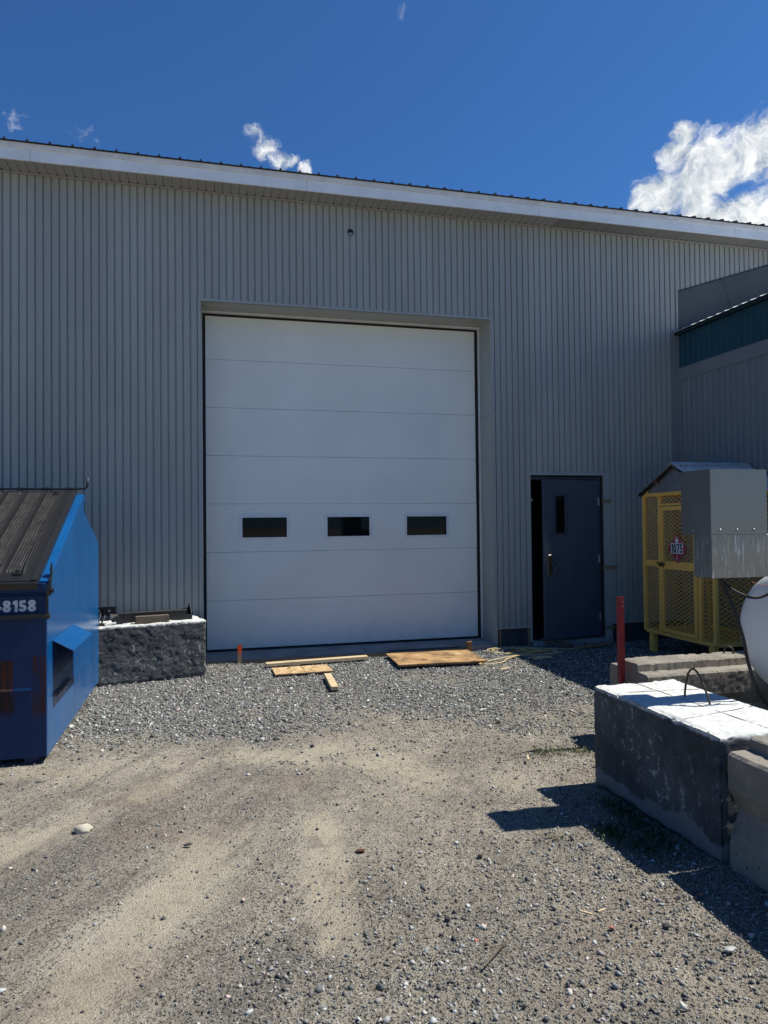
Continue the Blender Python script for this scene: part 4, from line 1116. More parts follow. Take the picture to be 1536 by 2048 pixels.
# ------------------------------------------------------------------ concrete blocks
def rough_box(name, mat, dims, amp, seg=0.02, parent=None, round_=0.02, seed=0.0, hf=0.35):
    lx, ly, lz = dims
    bm = bmesh.new()
    nxs, nys, nzs = max(2, int(lx / seg)), max(2, int(ly / seg)), max(2, int(lz / seg))
    def grid(f, a, b_):
        vs = [[bm.verts.new(f(i / a, j / b_)) for j in range(b_ + 1)] for i in range(a + 1)]
        for i in range(a):
            for j in range(b_): bm.faces.new((vs[i][j], vs[i + 1][j], vs[i + 1][j + 1], vs[i][j + 1]))
    grid(lambda u, v: (u * lx, v * ly, 0), nxs, nys); grid(lambda u, v: (u * lx, v * ly, lz), nxs, nys)
    grid(lambda u, v: (u * lx, 0, v * lz), nxs, nzs); grid(lambda u, v: (u * lx, ly, v * lz), nxs, nzs)
    grid(lambda u, v: (0, u * ly, v * lz), nys, nzs); grid(lambda u, v: (lx, u * ly, v * lz), nys, nzs)
    bmesh.ops.remove_doubles(bm, verts=bm.verts, dist=1e-4)
    c = Vector((lx / 2, ly / 2, lz / 2)); h = Vector((lx / 2, ly / 2, lz / 2))
    for v in bm.verts:
        p = v.co.copy(); q = p - c
        # rounding: pull in where two or more axes are near their limit
        inn = Vector([max(-hh + round_, min(hh - round_, qq)) for qq, hh in zip(q, h)])
        d = q - inn
        nr = noise.noise(p * 6 + Vector((seed, seed, seed)))
        rr = round_ * (1 + 0.0 * nr)
        if d.length > 1e-6:
            q = inn + d.normalized() * min(d.length, rr)
        nd = d.normalized() if d.length > 1e-6 else Vector((0, 0, 0))
        a = amp
        chip = 0.0
        edge = sum(1 for qq, hh in zip(p - c, h) if abs(abs(qq) - hh) < round_ * 1.5)
        if edge >= 2: chip = max(0, noise.noise(p * 14 + Vector((seed + 5, 0, 0)))) * 0.022 + abs(noise.noise(p * 45)) * 0.010
        q = q + nd * (noise.fractal(p * 7 + Vector((seed, 0, 0)), 1, 2, 5) * a * (0.75 - hf) * 0.9 + noise.fractal(p * 26 + Vector((0, seed, 0)), 1, 2, 3) * a * hf + noise.noise(p * 95 + Vector((0, seed, 3))) * a * hf * 0.4 - chip)
        v.co = q + c
    me = bpy.data.meshes.new(name); bm.to_mesh(me); bm.free(); me.materials.append(mat)
    me.polygons.foreach_set('use_smooth', [True] * len(me.polygons))
    o = bpy.data.objects.new(name, me); COL.objects.link(o)
    if parent: o.parent = parent
    return o
# block left of the door
lb = empty('concrete_block', (-1.44, -1.345, G), math.atan2(0.24, 1.05), label='dark stained concrete block left of the overhead door, steel scraps on top', cat='concrete block')
rough_box('block_body', m_rockblock, (1.47, 0.55, 0.612), 0.017, 0.010, lb, 0.018, 3.1, 0.22)
# block at right, white topped
rb = empty('concrete_block', (2.372, -6.185, G), label='large black sided concrete block with bright white top and a steel loop', cat='concrete block')
rough_box('block_body', m_blackblock, (0.60, 1.14, 0.612), 0.008, 0.015, rb, 0.020, 8.4)
mb = MB()   # shallow dark joints scored in the top
for q in (((0.06, 0.90), (0.56, 0.84)), ((0.16, 0.56), (0.60, 0.46)), ((0.03, 0.30), (0.58, 0.42)), ((0.28, 1.10), (0.32, 0.05))):
    pts_ = []
    for i in range(13):
        t_ = i / 12; pts_.append((q[0][0] * (1 - t_) + q[1][0] * t_ + fb(i * 0.7, q[0][1]) * 0.006, q[0][1] * (1 - t_) + q[1][1] * t_ + fb(i * 0.7, 3) * 0.006))
    for (a, b2) in zip(pts_[:-1], pts_[1:]):
        if fb(a[0] * 9, a[1] * 9) > -0.15: mb.bar((a[0], a[1], 0.6135), (b2[0], b2[1], 0.6135), 0.0022, 0.003)
tag(mb.build('scored_line', simple('joint_dirt', (0.10, 0.10, 0.095), 0.9), rb), kind='stuff')
def loop(parent, p, q, h, r=0.008, name='lifting_loop'):
    p = Vector(p); q = Vector(q); pp = []
    for i in range(17):
        t_ = i / 16; a = math.pi * t_
        m_ = p.lerp(q, 0.5 - 0.5 * math.cos(a)); pp.append((m_.x, m_.y, p.z + h * math.sin(a) ** 0.8 if 0 < i < 16 else p.z - 0.03))
    return MB().tube(pp, r, 8).build(name, m_steel_rusty, parent, smooth=True)
mb = MB(); pA = Vector((0.355, 0.715, 0.60)); pB = Vector((0.372, 0.510, 0.60))
mb.tube([(*(pA.lerp(pB, a_)).xy, 0.60 + h_) for a_, h_ in ((0, -0.02), (0.02, 0.05), (0.08, 0.11), (0.16, 0.155), (0.25, 0.180), (0.36, 0.188), (0.48, 0.178), (0.60, 0.150), (0.74, 0.105), (0.87, 0.055), (1.0, -0.02))], 0.0062, 8)
mb.build('lifting_loop', m_steel_rusty, rb, smooth=True)

# stepped barriers
def barrier(name, loc, rz, length, **kw):
    e = empty(name, loc, rz, **kw)
    # cross-section (v across, z up): flared foot, waist, lip, ledge, raised centre
    prof = [(-0.10, 0.0), (-0.10, 0.12), (-0.045, 0.27), (-0.10, 0.375), (-0.10, 0.53), (-0.085, 0.545), (0.02, 0.548), (0.025, 0.598), (0.035, 0.605), (0.255, 0.605), (0.265, 0.598), (0.27, 0.548), (0.375, 0.545), (0.39, 0.53), (0.39, 0.375), (0.335, 0.27), (0.39, 0.12), (0.39, 0.0)]
    bm = bmesh.new(); n = max(8, int(length / 0.018)); rows = []
    # refine the profile
    P2 = []
    for a, b2 in zip(prof, prof[1:] + prof[:1]):
        k = max(1, int(math.hypot(b2[0] - a[0], b2[1] - a[1]) / 0.022))
        for j in range(k): P2.append((a[0] + (b2[0] - a[0]) * j / k, a[1] + (b2[1] - a[1]) * j / k))
    for i in range(n + 1):
        xx = i / n * length; row = []
        for (v, z) in P2:
            d = Vector((0, v - 0.145, z - 0.3)).normalized()
            a = noise.fractal(Vector((xx * 6 + loc[0], v * 6, z * 6)), 1, 2, 4) * 0.003 + noise.noise(Vector((xx * 30, v * 30, z * 30))) * 0.003
            if z > 0.51: a -= max(0, noise.noise(Vector((xx * 18 + 3, v * 6, 1))) - 0.1) * 0.018 + abs(noise.noise(Vector((xx * 50, v * 40, z * 40)))) * 0.006
            row.append(bm.verts.new((xx, v + d.y * a, z + d.z * a)))
        rows.append(row)
    for r0, r1 in zip(rows[:-1], rows[1:]):
        for j in range(len(P2)): bm.faces.new((r0[j], r0[(j + 1) % len(P2)], r1[(j + 1) % len(P2)], r1[j]))
    bm.faces.new(list(reversed(rows[0]))); bm.faces.new(rows[-1])
    bmesh.ops.recalc_face_normals(bm, faces=bm.faces)
    me = bpy.data.meshes.new('barrier_body'); bm.to_mesh(me); bm.free(); me.materials.append(m_oldconc)
    o = bpy.data.objects.new('barrier_body', me); COL.objects.link(o); o.parent = e
    return e
br = barrier('concrete_barrier', (3.055, -4.545, G), 0.0, 2.4, label='weathered stepped concrete barrier lying in front of the yellow cage', cat='concrete barrier')
loop(br, (0.90, 0.21, 0.605), (0.955, 0.17, 0.605), 0.05, 0.007)
br2 = barrier('concrete_barrier', (2.50, -6.205, G), -math.pi / 2 - 0.01, 2.2, label='stepped concrete barrier at right edge, butted against the white topped block', cat='concrete barrier')

# ------------------------------------------------------------------ scraps on the left block
ZT_ = 0.512
st = empty('steel_bracket', (-1.06, -1.02, ZT_), 0.0, label='black bolted angle bracket standing at left end of the dark block', cat='bracket')
mb = MB(); mb.box((-0.12, 0.0, 0.085), (0.11, 0.012, 0.185)); mb.box((-0.12, -0.16, 0.0), (0.02, 0.0, 0.012)); mb.box((-0.11, -0.16, 0.0), (-0.098, 0.0, 0.16))
mb.build('angle_plate', m_blackpaint, st, bevel=0.002)
mb = MB()
for bx in (-0.06, 0.045): mb.tube([(bx, 0.0, 0.14), (bx, -0.018, 0.14)], 0.011, 6)
mb.tube([(-0.05, -0.12, 0.01), (-0.03, -0.11, 0.13)], 0.010, 8); mb.tube([(-0.03, -0.05, 0.01), (0.01, -0.06, 0.10)], 0.009, 8)
mb.build('bolt', m_galv, st)
ch = empty('steel_channel', (-0.98, -1.06, ZT_ + 0.002), 0.20, label='black steel channel lying lengthwise behind the wood block', cat='steel channel')
mb = MB(); mb.prism([(0.0, 0.0), (0.0, 0.105), (0.012, 0.115), (0.10, 0.075), (0.10, 0.065), (0.012, 0.098), (0.012, 0.0)], 0, 0.06, 0.78); mb.box((0.06, 0.013, 0.0), (0.78, 0.10, 0.008))
mb.build('channel_web', m_blackpaint, ch, bevel=0.001)
mb = MB(); mb.hexa([(0.0, -0.06, 0.0), (0.10, -0.05, 0.0), (0.10, 0.0, 0.0), (0.0, 0.0, 0.0), (-0.02, -0.06, 0.06), (0.06, -0.05, 0.075), (0.06, 0.0, 0.10), (-0.02, 0.0, 0.11)])
mb.build('channel_lug', m_blackpaint, ch)
ch2 = empty('steel_gusset', (-0.64, -0.86, ZT_ + 0.002), 0.22, label='tapered black steel gusset tray at right end of the dark block', cat='steel tray')
mb = MB(); mb.prism([(0.0, 0.09), (0.03, 0.075), (0.44, 0.115), (0.455, 0.175), (0.462, 0.175), (0.465, 0.0), (0.05, 0.0)], 1, 0.0, 0.008)
mb.prism([(0.05, 0.0), (0.465, 0.0), (0.465, 0.05), (0.30, 0.055), (0.28, 0.10), (0.0, 0.092)], 1, -0.12, -0.112)
mb.box((0.05, -0.112, 0.0), (0.465, 0.0, 0.006)); mb.prism([(-0.13, 0.0), (0.02, 0.0), (0.02, 0.17), (0.005, 0.17), (-0.11, 0.06)], 0, 0.458, 0.466)
mb.build('gusset_plate', m_blackpaint, ch2, bevel=0.001)
mb = MB(); mb.tube([(0.20, -0.05, 0.075), (0.42, -0.05, 0.085)], 0.008, 8); mb.tube([(0.19, -0.05, 0.075), (0.20, -0.05, 0.075)], 0.014, 8)
mb.build('pin', m_galv, ch2)
wb = empty('wood_block', (-0.735, -1.135, ZT_ + 0.001), 0.21, label='short grey wood offcut on front edge of the dark block', cat='wood')
MB().box((0, 0, 0), (0.345, 0.075, 0.078)).build('timber', m_woodold, wb, bevel=0.003)
MB().box((-0.05, -0.01, -0.0), (0.36, 0.0, 0.004)).build('splinter', m_woodold, wb)
o = MB().box((0, 0, 0), (0.115, 0.030, 0.018)).build('white_batten', m_white, bevel=0.002); o.location = (-1.04, -1.185, ZT_ + 0.004); o.rotation_euler = (0, -0.1, 0.25)
tag(o, 'small white painted batten at the left end of the dark block', 'batten')

# ------------------------------------------------------------------ tank with aluminium hood
tk = empty('propane_tank', (3.48, -5.5, G), label='white propane tank end under a two tier aluminium hood at right edge', cat='propane tank')
tz = 0.85 - G; r_ = 0.385
bm = bmesh.new(); nseg = 64; rings = []
for i in range(0, 17):
    a = i / 16 * math.pi / 2; rings.append((-0.19 * math.cos(a), r_ * math.sin(a)))
rings += [(0.02, r_), (0.024, r_ * 0.997), (0.9, r_), (1.8, r_)]
for i in range(1, 15):
    a = math.pi / 2 - i / 16 * math.pi / 2; rings.append((1.8 + 0.19 * math.cos(a), r_ * math.sin(a)))
mb = MB()
vs = []
for (xx, rr) in rings:
    vs.append([mb.vert((xx, max(rr, 0.0005) * math.cos(2 * math.pi * j / nseg), tz + max(rr, 0.0005) * math.sin(2 * math.pi * j / nseg))) for j in range(nseg)])
for r0, r1 in zip(vs[:-1], vs[1:]):
    for j in range(nseg): mb.f.append((r0[j], r0[(j + 1) % nseg], r1[(j + 1) % nseg], r1[j])); mb.mi.append(0)
mb.build('tank_shell', m_tank, tk, smooth=True)
for xx in (0.45, 1.5):
    mb = MB(); mb.prism([(-0.25, 0.0), (0.25, 0.0), (0.25, 0.62), (0.18, 0.615), (0.0, 0.57), (-0.18, 0.615), (-0.25, 0.62)], 0, xx, xx + 0.08); mb.build('tank_saddle', m_steel_rusty, tk)
hd = MB()
T = lambda p: (p[0] - 3.48, p[1] + 5.5, p[2] - G)
def shell_box(mb, a, b_, bottom=False, tks=0.003):
    x0, y0, z0 = a; x1, y1, z1 = b_
    mb.box((x0, y0, z0), (x1, y0 + tks, z1)); mb.box((x0, y1 - tks, z0), (x1, y1, z1)); mb.box((x0, y0 + tks, z0), (x0 + tks, y1 - tks, z1)); mb.box((x1 - tks, y0 + tks, z0), (x1, y1 - tks, z1))
mb = MB(); a = T((2.788, -5.643, 1.465)); b_ = T((3.178, -5.388, 1.842)); mb.box(a, b_)
hood = mb.build('hood_upper', m_alu, tk, bevel=0.003, seg=2)
mb = MB(); a = T((2.795, -5.640, 1.216)); b_ = T((3.46, -5.485, 1.4645)); shell_box(mb, a, b_); mb.box(T((2.799, -5.636, 1.4600)), T((3.456, -5.489, 1.4640)))
mb.build('hood_lower', m_alu2, tk, bevel=0.001)
for rx in (2.85, 2.965, 3.08):
    mb = MB(); P_ = Vector(T((rx, -5.643, 1.492)))
    mb.tube([P_ + Vector((0, 0.0, 0)), P_ + Vector((0, -0.004, 0)), P_ + Vector((0, -0.007, 0))], [0.0075, 0.0065, 0.003], 10); mb.build('rivet', m_galv, hood, smooth=True)
mb = MB(); P_ = Vector(T((2.788, -5.50, 1.492))); mb.tube([P_, P_ + Vector((-0.004, 0, 0)), P_ + Vector((-0.007, 0, 0))], [0.0075, 0.0065, 0.003], 10); mb.build('rivet', m_galv, hood, smooth=True)
# hoses from beneath the hood
def spline(pts, k=8):
    out = []; P3 = [Vector(p) for p in pts]; P3 = [P3[0] * 2 - P3[1]] + P3 + [P3[-1] * 2 - P3[-2]]
    for i in range(1, len(P3) - 2):
        for j in range(k):
            t_ = j / k; a, b2, c2, d = P3[i - 1], P3[i], P3[i + 1], P3[i + 2]
            out.append(0.5 * ((2 * b2) + (c2 - a) * t_ + (2 * a - 5 * b2 + 4 * c2 - d) * t_ * t_ + (3 * b2 - a - 3 * c2 + d) * t_ ** 3))
    out.append(P3[-2]); return out
mb = MB(); mb.tube(spline([T((2.88, -5.56, 1.26)), T((2.93, -5.57, 1.16)), T((2.97, -5.60, 1.03)), T((3.00, -5.63, 0.88)), T((3.02, -5.65, 0.72)), T((3.075, -5.66, 0.56)), T((3.15, -5.66, 0.47)), T((3.26, -5.65, 0.40))]), 0.0105, 10); mb.build('hose', m_black, tk, smooth=True)
mb = MB(); mb.tube(spline([T((2.86, -5.57, 1.27)), T((2.90, -5.60, 1.19)), T((2.95, -5.66, 1.13)), T((3.03, -5.70, 1.105)), T((3.12, -5.71, 1.13)), T((3.25, -5.70, 1.20))]), 0.009, 10); mb.build('hose', m_black, tk, smooth=True)
mb = MB(); mb.tube(spline([T((3.02, -5.68, 1.195)), T((3.06, -5.71, 1.178)), T((3.12, -5.72, 1.174)), T((3.20, -5.71, 1.18))]), 0.0022, 6); mb.build('red_wire', m_red, tk, smooth=True)

# ------------------------------------------------------------------ red post
po = empty('red_post', (2.985, -4.42, G), label='thin red painted steel post standing at the end of the barrier by the cage', cat='post')
mb = MB(); pw = 0.020
mb.prism([(-pw, -pw), (pw, -pw), (pw, pw), (pw - 0.004, pw), (pw - 0.004, -pw + 0.004), (-pw + 0.004, -pw + 0.004), (-pw + 0.004, pw), (-pw, pw)], 2, -0.2, 1.090)
mb.build('post_channel', m_red, po)
mb = MB(); mb.tube([(0.008, -pw, 1.055), (0.008, -pw - 0.004, 1.055)], 0.005, 8); mb.tube([(0.010, -pw, 1.02), (0.010, -pw - 0.003, 1.02)], 0.004, 8); mb.build('bolt', m_galv, po)

# ------------------------------------------------------------------ yellow cage
cg = empty('gas_cage', (5.5, -2.38, G), label='yellow expanded metal gas cylinder cage with corrugated gable roof and red placard', cat='cage')
CX, CY0, CY1, CZ0, CZ1 = 0.95, 0.0, 1.28, 0.26, 1.99      # local: x away from the door face, y away from the camera
def cbar(name, p, q, w, h=None, par=None): return MB().bar(p, q, w, h).build(name, m_yellow, par or cg, bevel=0.002)
fw_ = 0.05
for xx in (0.0, CX):
    for yy_ in (CY0, CY1): MB().box((xx - 0.022, yy_ - 0.022, CZ0), (xx + 0.022, yy_ + 0.022, CZ1)).build('corner_post', m_yellow, cg, bevel=0.002)
for zz in (CZ0, CZ1):
    for xx in (0.0, CX): MB().box((xx - 0.020, 0.0225, zz - 0.022), (xx + 0.020, CY1 - 0.0225, zz + 0.022)).build('frame_rail', m_yellow, cg, bevel=0.002)
    for yy_ in (CY0, CY1): MB().box((0.0225, yy_ - 0.020, zz - 0.022), (CX - 0.0225, yy_ + 0.020, zz + 0.022)).build('frame_rail', m_yellow, cg, bevel=0.002)
for xx in (0.03, CX - 0.03):
    for yy_ in (0.08, CY1 - 0.10):
        MB().box((xx - 0.03, yy_ - 0.045, -0.02), (xx + 0.03, yy_ + 0.045, CZ0 - 0.023)).build('leg', m_yellow, cg, bevel=0.002)
def mesh_panel(name, plane, a0, a1, z0, z1, off, par, sx=0.046, sz=0.024):
    """expanded metal: two families of thin diagonal strands clipped to the rectangle"""
    mb = MB(); slope = sz / sx * 1.0; wdt = 0.0050
    H_ = z1 - z0; Wl = a1 - a0; step = 2 * sz
    for sgn in (1, -1):
        n = int((H_ + Wl * slope) / step) + 2
        for k in range(-1, n):
            c = k * step
            # line z = c - slope*x (sgn=-1 mirrored)
            x_lo = max(0, (c - H_) / slope); x_hi = min(Wl, c / slope)
            if x_hi - x_lo < 0.004: continue
            pa = (x_lo, c - slope * x_lo); pb = (x_hi, c - slope * x_hi)
            if sgn < 0: pa = (Wl - pa[0], pa[1]); pb = (Wl - pb[0], pb[1])
            o_ = off + (0.0008 if sgn > 0 else -0.0008)
            if plane == 'x': A = (o_, a0 + pa[0], z0 + pa[1]); B_ = (o_, a0 + pb[0], z0 + pb[1])
            else: A = (a0 + pa[0], o_, z0 + pa[1]); B_ = (a0 + pb[0], o_, z0 + pb[1])
            mb.bar(A, B_, wdt if plane == 'x' else wdt, wdt)
    return tag(mb.build(name, m_yellow, par), kind='stuff')
zu, zm0, zm1 = CZ1 - 0.022, 1.085, 1.165
# left-face members (local y: 0 nearest camera, 1.28 furthest)
yA, yB = 0.93, 0.262         # door stiles
MB().box((-0.018, yA - 0.0, CZ0 + 0.023), (0.018, yA + 0.055, zu - 0.001)).build('mullion', m_yellow, cg, bevel=0.002)
MB().box((-0.018, yB - 0.05, CZ0 + 0.023), (0.018, yB, zu - 0.001)).build('mullion', m_yellow, cg, bevel=0.002)
MB().box((-0.016, yA + 0.056, zm0), (0.016, CY1 - 0.023, zm1)).build('mid_rail', m_yellow, cg, bevel=0.002)
MB().box((-0.016, yB + 0.001, 1.845), (0.016, yA - 0.001, 1.872)).build('mid_rail', m_yellow, cg, bevel=0.002)
mesh_panel('mesh_panel', 'x', yA + 0.056, CY1 - 0.023, CZ0 + 0.023, zm0, 0.0, cg)
mesh_panel('mesh_panel', 'x', yA + 0.056, CY1 - 0.023, zm1, zu, 0.0, cg)
mesh_panel('mesh_panel', 'x', 0.023, yB - 0.051, CZ0 + 0.023, zu, 0.0, cg)
mesh_panel('mesh_panel', 'x', yB + 0.001, yA - 0.001, 1.873, zu, 0.0, cg)
cd_ = MB().box((-0.034, yB + 0.006, zm0 - 0.02), (-0.006, yA - 0.006, zm1 + 0.0)).build('cage_door', m_yellow, cg, bevel=0.002)
for (p, q) in (((yB + 0.006, CZ0 + 0.03), (yB + 0.056, 1.835)), ((yA - 0.056, CZ0 + 0.03), (yA - 0.006, 1.835))):
    MB().box((-0.0335, p[0], p[1]), (-0.0065, q[0], q[1])).build('door_stile', m_yellow, cd_, bevel=0.002)
for (z0_, z1_) in ((CZ0 + 0.031, CZ0 + 0.075), (1.785, 1.834)):
    MB().box((-0.0330, yB + 0.057, z0_), (-0.007, yA - 0.057, z1_)).build('door_rail', m_yellow, cd_, bevel=0.002)
mesh_panel('door_mesh', 'x', yB + 0.057, yA - 0.057, CZ0 + 0.076, zm0 - 0.021, -0.02, cd_)
mesh_panel('door_mesh', 'x', yB + 0.057, yA - 0.057, zm1 + 0.001, 1.784, -0.02, cd_)
for z_ in (0.34, 1.60):
    MB().box((-0.040, yA - 0.045, z_), (-0.0345, yA + 0.03, z_ + 0.14)).build('hinge_plate', m_yellow, cd_, bevel=0.001)
mb = MB(); mb.tube([(-0.045, yA - 0.10, 1.12), (-0.045, yA + 0.05, 1.135)], 0.009, 8); mb.tube([(-0.042, yA - 0.07, 1.08), (-0.05, yA - 0.075, 1.145), (-0.045, yA - 0.03, 1.15)], 0.006, 6); mb.box((-0.055, yA - 0.045, 1.095), (-0.036, yA - 0.0, 1.13))
mb.build('latch', m_steel_rusty, cd_)
mesh_panel('mesh_panel', 'y', 0.023, CX - 0.023, CZ0 + 0.023, zu, 0.0, cg, 0.050, 0.027)
mesh_panel('mesh_panel', 'y', 0.023, CX - 0.023, CZ0 + 0.023, zu, CY1, cg, 0.050, 0.027)
mesh_panel('mesh_panel', 'x', 0.023, CY1 - 0.023, CZ0 + 0.023, zu, CX, cg, 0.050, 0.027)
MB().box((0.02, 0.02, CZ0 - 0.015), (CX - 0.02, CY1 - 0.02, CZ0 - 0.009)).build('floor_plate', m_yellow, cg)
MB().box((0.0205, -0.016, 1.10), (CX - 0.023, 0.016, 1.14)).build('mid_rail', m_yellow, cg, bevel=0.002)
m_gable = simple('grey_gable_sheet', (0.22, 0.23, 0.24), 0.5, 0.2, 0.08)
for xx in (0.0, CX): MB().prism([(-0.01, CZ1 + 0.0225), (CY1 + 0.01, CZ1 + 0.0225), (CY1 / 2, CZ1 + 0.315)], 0, xx - 0.002, xx + 0.002).build('gable_sheet', m_gable, cg)
# corrugated roof, two slopes
rz_ = CZ1 + 0.352; ym = CY1 / 2
for sgn, nm in ((-1, 'roof_sheet'), (1, 'roof_sheet')):
    mb = MB(); x0_, x1_ = -0.075, CX + 0.06; n = 15; stp = (x1_ - x0_) / n
    ye = ym + sgn * (CY1 / 2 + 0.07); ze = CZ1 + 0.005
    for j in range(n):
        a = x0_ + j * stp
        pr = [(a, 0), (a + stp * 0.40, 0), (a + stp * 0.52, 0.016), (a + stp * 0.80, 0.016), (a + stp * 0.92, 0), (a + stp, 0)]
        for (p, hp), (q, hq) in zip(pr[:-1], pr[1:]):
            mb.poly([(p, ym, rz_ + hp), (q, ym, rz_ + hq), (q, ye, ze + hq), (p, ye, ze + hp)])
            mb.poly([(p, ym, rz_ + hp - 0.004), (p, ye, ze + hp - 0.004), (q, ye, ze + hq - 0.004), (q, ym, rz_ + hq - 0.004)])
            mb.poly([(p, ye, ze + hp), (q, ye, ze + hq), (q, ye, ze + hq - 0.004), (p, ye, ze + hp - 0.004)])
    mb.build(nm, m_roofbright, cg)
mb = MB(); mb.prism([(ym - 0.075, rz_ - 0.018), (ym, rz_ + 0.020), (ym + 0.075, rz_ - 0.018), (ym + 0.075, rz_ - 0.013), (ym, rz_ + 0.026), (ym - 0.075, rz_ - 0.013)], 0, -0.08, CX + 0.065); mb.build('ridge_cap', m_roofbright, cg)
for xx in (-0.045, CX + 0.03):
    for sgn in (-1, 1):
        MB().bar((xx, ym + sgn * 0.03, rz_ - 0.035), (xx, ym + sgn * (CY1 / 2 + 0.03), CZ1 - 0.005), 0.03, 0.03).build('rafter', m_blackpaint, cg)
for yy_ in (ym + 0.32, ym - 0.32):
    MB().bar((-0.07, yy_, CZ1 + 0.15), (CX + 0.05, yy_, CZ1 + 0.15), 0.035, 0.035).build('purlin', m_woodold, cg)
mb = MB()
for k in range(17):
    pass
ringp = [(-0.02, CY1 - 0.075 + 0.028 * math.cos(a), CZ1 + 0.050 + 0.028 * math.sin(a)) for a in [k * math.pi / 8 for k in range(17)]]
mb.tube(ringp, 0.009, 8); mb.build('lifting_eye', m_yellow, cg, smooth=True)
# placard
pc_y, pc_z, hw = 0.585, 1.325, 0.178
pl = MB().prism([(pc_y - hw, pc_z), (pc_y, pc_z + hw), (pc_y + hw, pc_z), (pc_y, pc_z - hw)], 0, -0.046, -0.043).build('placard', m_redsign, cg)
mb = MB(); i_ = hw - 0.014; k_ = hw - 0.017
dI = [(pc_y - i_, pc_z), (pc_y, pc_z + i_), (pc_y + i_, pc_z), (pc_y, pc_z - i_)]; dK = [(pc_y - k_, pc_z), (pc_y, pc_z + k_), (pc_y + k_, pc_z), (pc_y, pc_z - k_)]
for j in range(4):
    a, b2, c2, d2 = dI[j], dI[(j + 1) % 4], dK[(j + 1) % 4], dK[j]
    mb.poly([(-0.0465, *a), (-0.0465, *b2), (-0.0465, *c2), (-0.0465, *d2)])
mb.build('placard_border', m_white, pl)
MB().box((-0.0475, pc_y - 0.112, pc_z - 0.064), (-0.0468, pc_y + 0.112, pc_z + 0.064)).build('placard_panel', m_white, pl)
glyphs('placard_number', '1075', 0.108, m_blackink, pl, lambda u, v, q: (-0.0482 - q, pc_y + 0.103 - u, pc_z - 0.054 + v), stroke=0.165, width=0.47, gap=0.07)
glyphs('placard_class', '2', 0.048, m_white, pl, lambda u, v, q: (-0.0472 - q, pc_y + 0.015 - u, pc_z - 0.130 + v), stroke=0.15, width=0.6)
fl_ = [(0, -0.036), (0.020, -0.030), (0.028, -0.012), (0.024, 0.006), (0.014, 0.022), (0.012, 0.008), (0.004, 0.034), (-0.006, 0.040), (-0.002, 0.020), (-0.012, 0.010), (-0.015, 0.024), (-0.026, 0.002), (-0.027, -0.016), (-0.018, -0.031)]
mb = MB(); mb.prism([(pc_y - a * 1.15, pc_z + 0.103 + b2 * 1.1) for a, b2 in fl_], 0, -0.0475, -0.0469); mb.build('flame_symbol', m_white, pl)
# cylinders stored inside
def cylinder(name, loc, r, h, label, group=None):
    e = empty(name, loc, 0, label=label, cat='gas cylinder', group=group)
    mb = MB(); prof = [(0.0005, 0.0), (r * 0.85, 0.0), (r, 0.03), (r, h * 0.78), (r * 0.93, h * 0.86), (r * 0.6, h * 0.93), (r * 0.2, h * 0.95), (0.0005, h * 0.95)]
    mb.tube([(0, 0, z) for _, z in prof], [rr for rr, _ in prof], 28); mb.build('cylinder_body', m_gasc, e, smooth=True, auto=40)
    mb = MB(); mb.tube([(0, 0, h * 0.95), (0, 0, h)], 0.02, 8); mb.tube([(0, -0.03, h * 0.98), (0, 0.03, h * 0.98)], 0.012, 8); mb.build('valve', m_galv, e)
    mb = MB(); mb.tube([(r * 0.6 * math.cos(a), r * 0.6 * math.sin(a), h * 0.93 + 0.06) for a in [k * math.pi / 10 for k in range(21)]], 0.006, 6); mb.build('collar', m_gasc, e)
    return e
zc = G + CZ0 - 0.008
cylinder('gas_cylinder', (5.80, -1.32, zc), 0.15, 0.75, 'short pale gas cylinder in far left corner of the yellow cage')
cylinder('gas_cylinder', (5.85, -1.78, zc), 0.185, 1.45, 'tall pale gas cylinder behind the red placard in the cage')
cylinder('gas_cylinder', (6.18, -2.12, zc), 0.15, 0.75, 'short pale gas cylinder at the near end inside the cage')

# ------------------------------------------------------------------ lumber, boards, stakes by the door
def plank(name, p, q, w, h, z, mat, label, cat='lumber', bev=0.003):
    p = Vector(p); q = Vector(q); d = q - p; rz = math.atan2(d.y, d.x)
    o = MB().box((0, -w / 2, 0), (d.length, w / 2, h)).build(name, mat, bevel=bev)
    o.location = (p.x, p.y, z); o.rotation_euler = (0, 0, rz)
    return tag(o, label, cat)
zg = G + 0.012
plank('lumber', (0.66, -0.80), (1.89, -0.70), 0.089, 0.038, zg + 0.006, m_wood, 'long pale pine two by four lying along the sill behind the chipboard')
osb = empty('osb_offcut', (0.72, -1.32, zg), 0.015, label='small square of chipboard sheathing lying on the gravel', cat='board')
MB().box((0, 0, 0), (0.335, 0.37, 0.013)).build('board', m_osb, osb, bevel=0.001)
MB().box((0.338, 0.004, 0.0), (0.640, 0.375, 0.013)).build('board', m_osb, osb, bevel=0.001)
MB().box((0.0, 0.02, -0.012), (0.60, 0.07, -0.0005)).build('batten', m_woodold, osb)
plank('wood_offcut', (1.255, -1.56), (1.222, -2.20), 0.075, 0.038, zg + 0.004, m_wood, 'short pine offcut pointing at the camera on the gravel')
ply = empty('plywood_sheet', (2.12, -1.33, zg), -0.045, label='dirty stained plywood sheet lying before the door', cat='board')
MB().box((0, 0, 0), (1.06, 0.74, 0.018)).build('board', m_ply, ply, bevel=0.001)
MB().box((0.03, 0.02, -0.016), (0.98, 0.06, -0.0005)).build('batten', m_woodold, ply)
ply.location.z = zg + 0.017
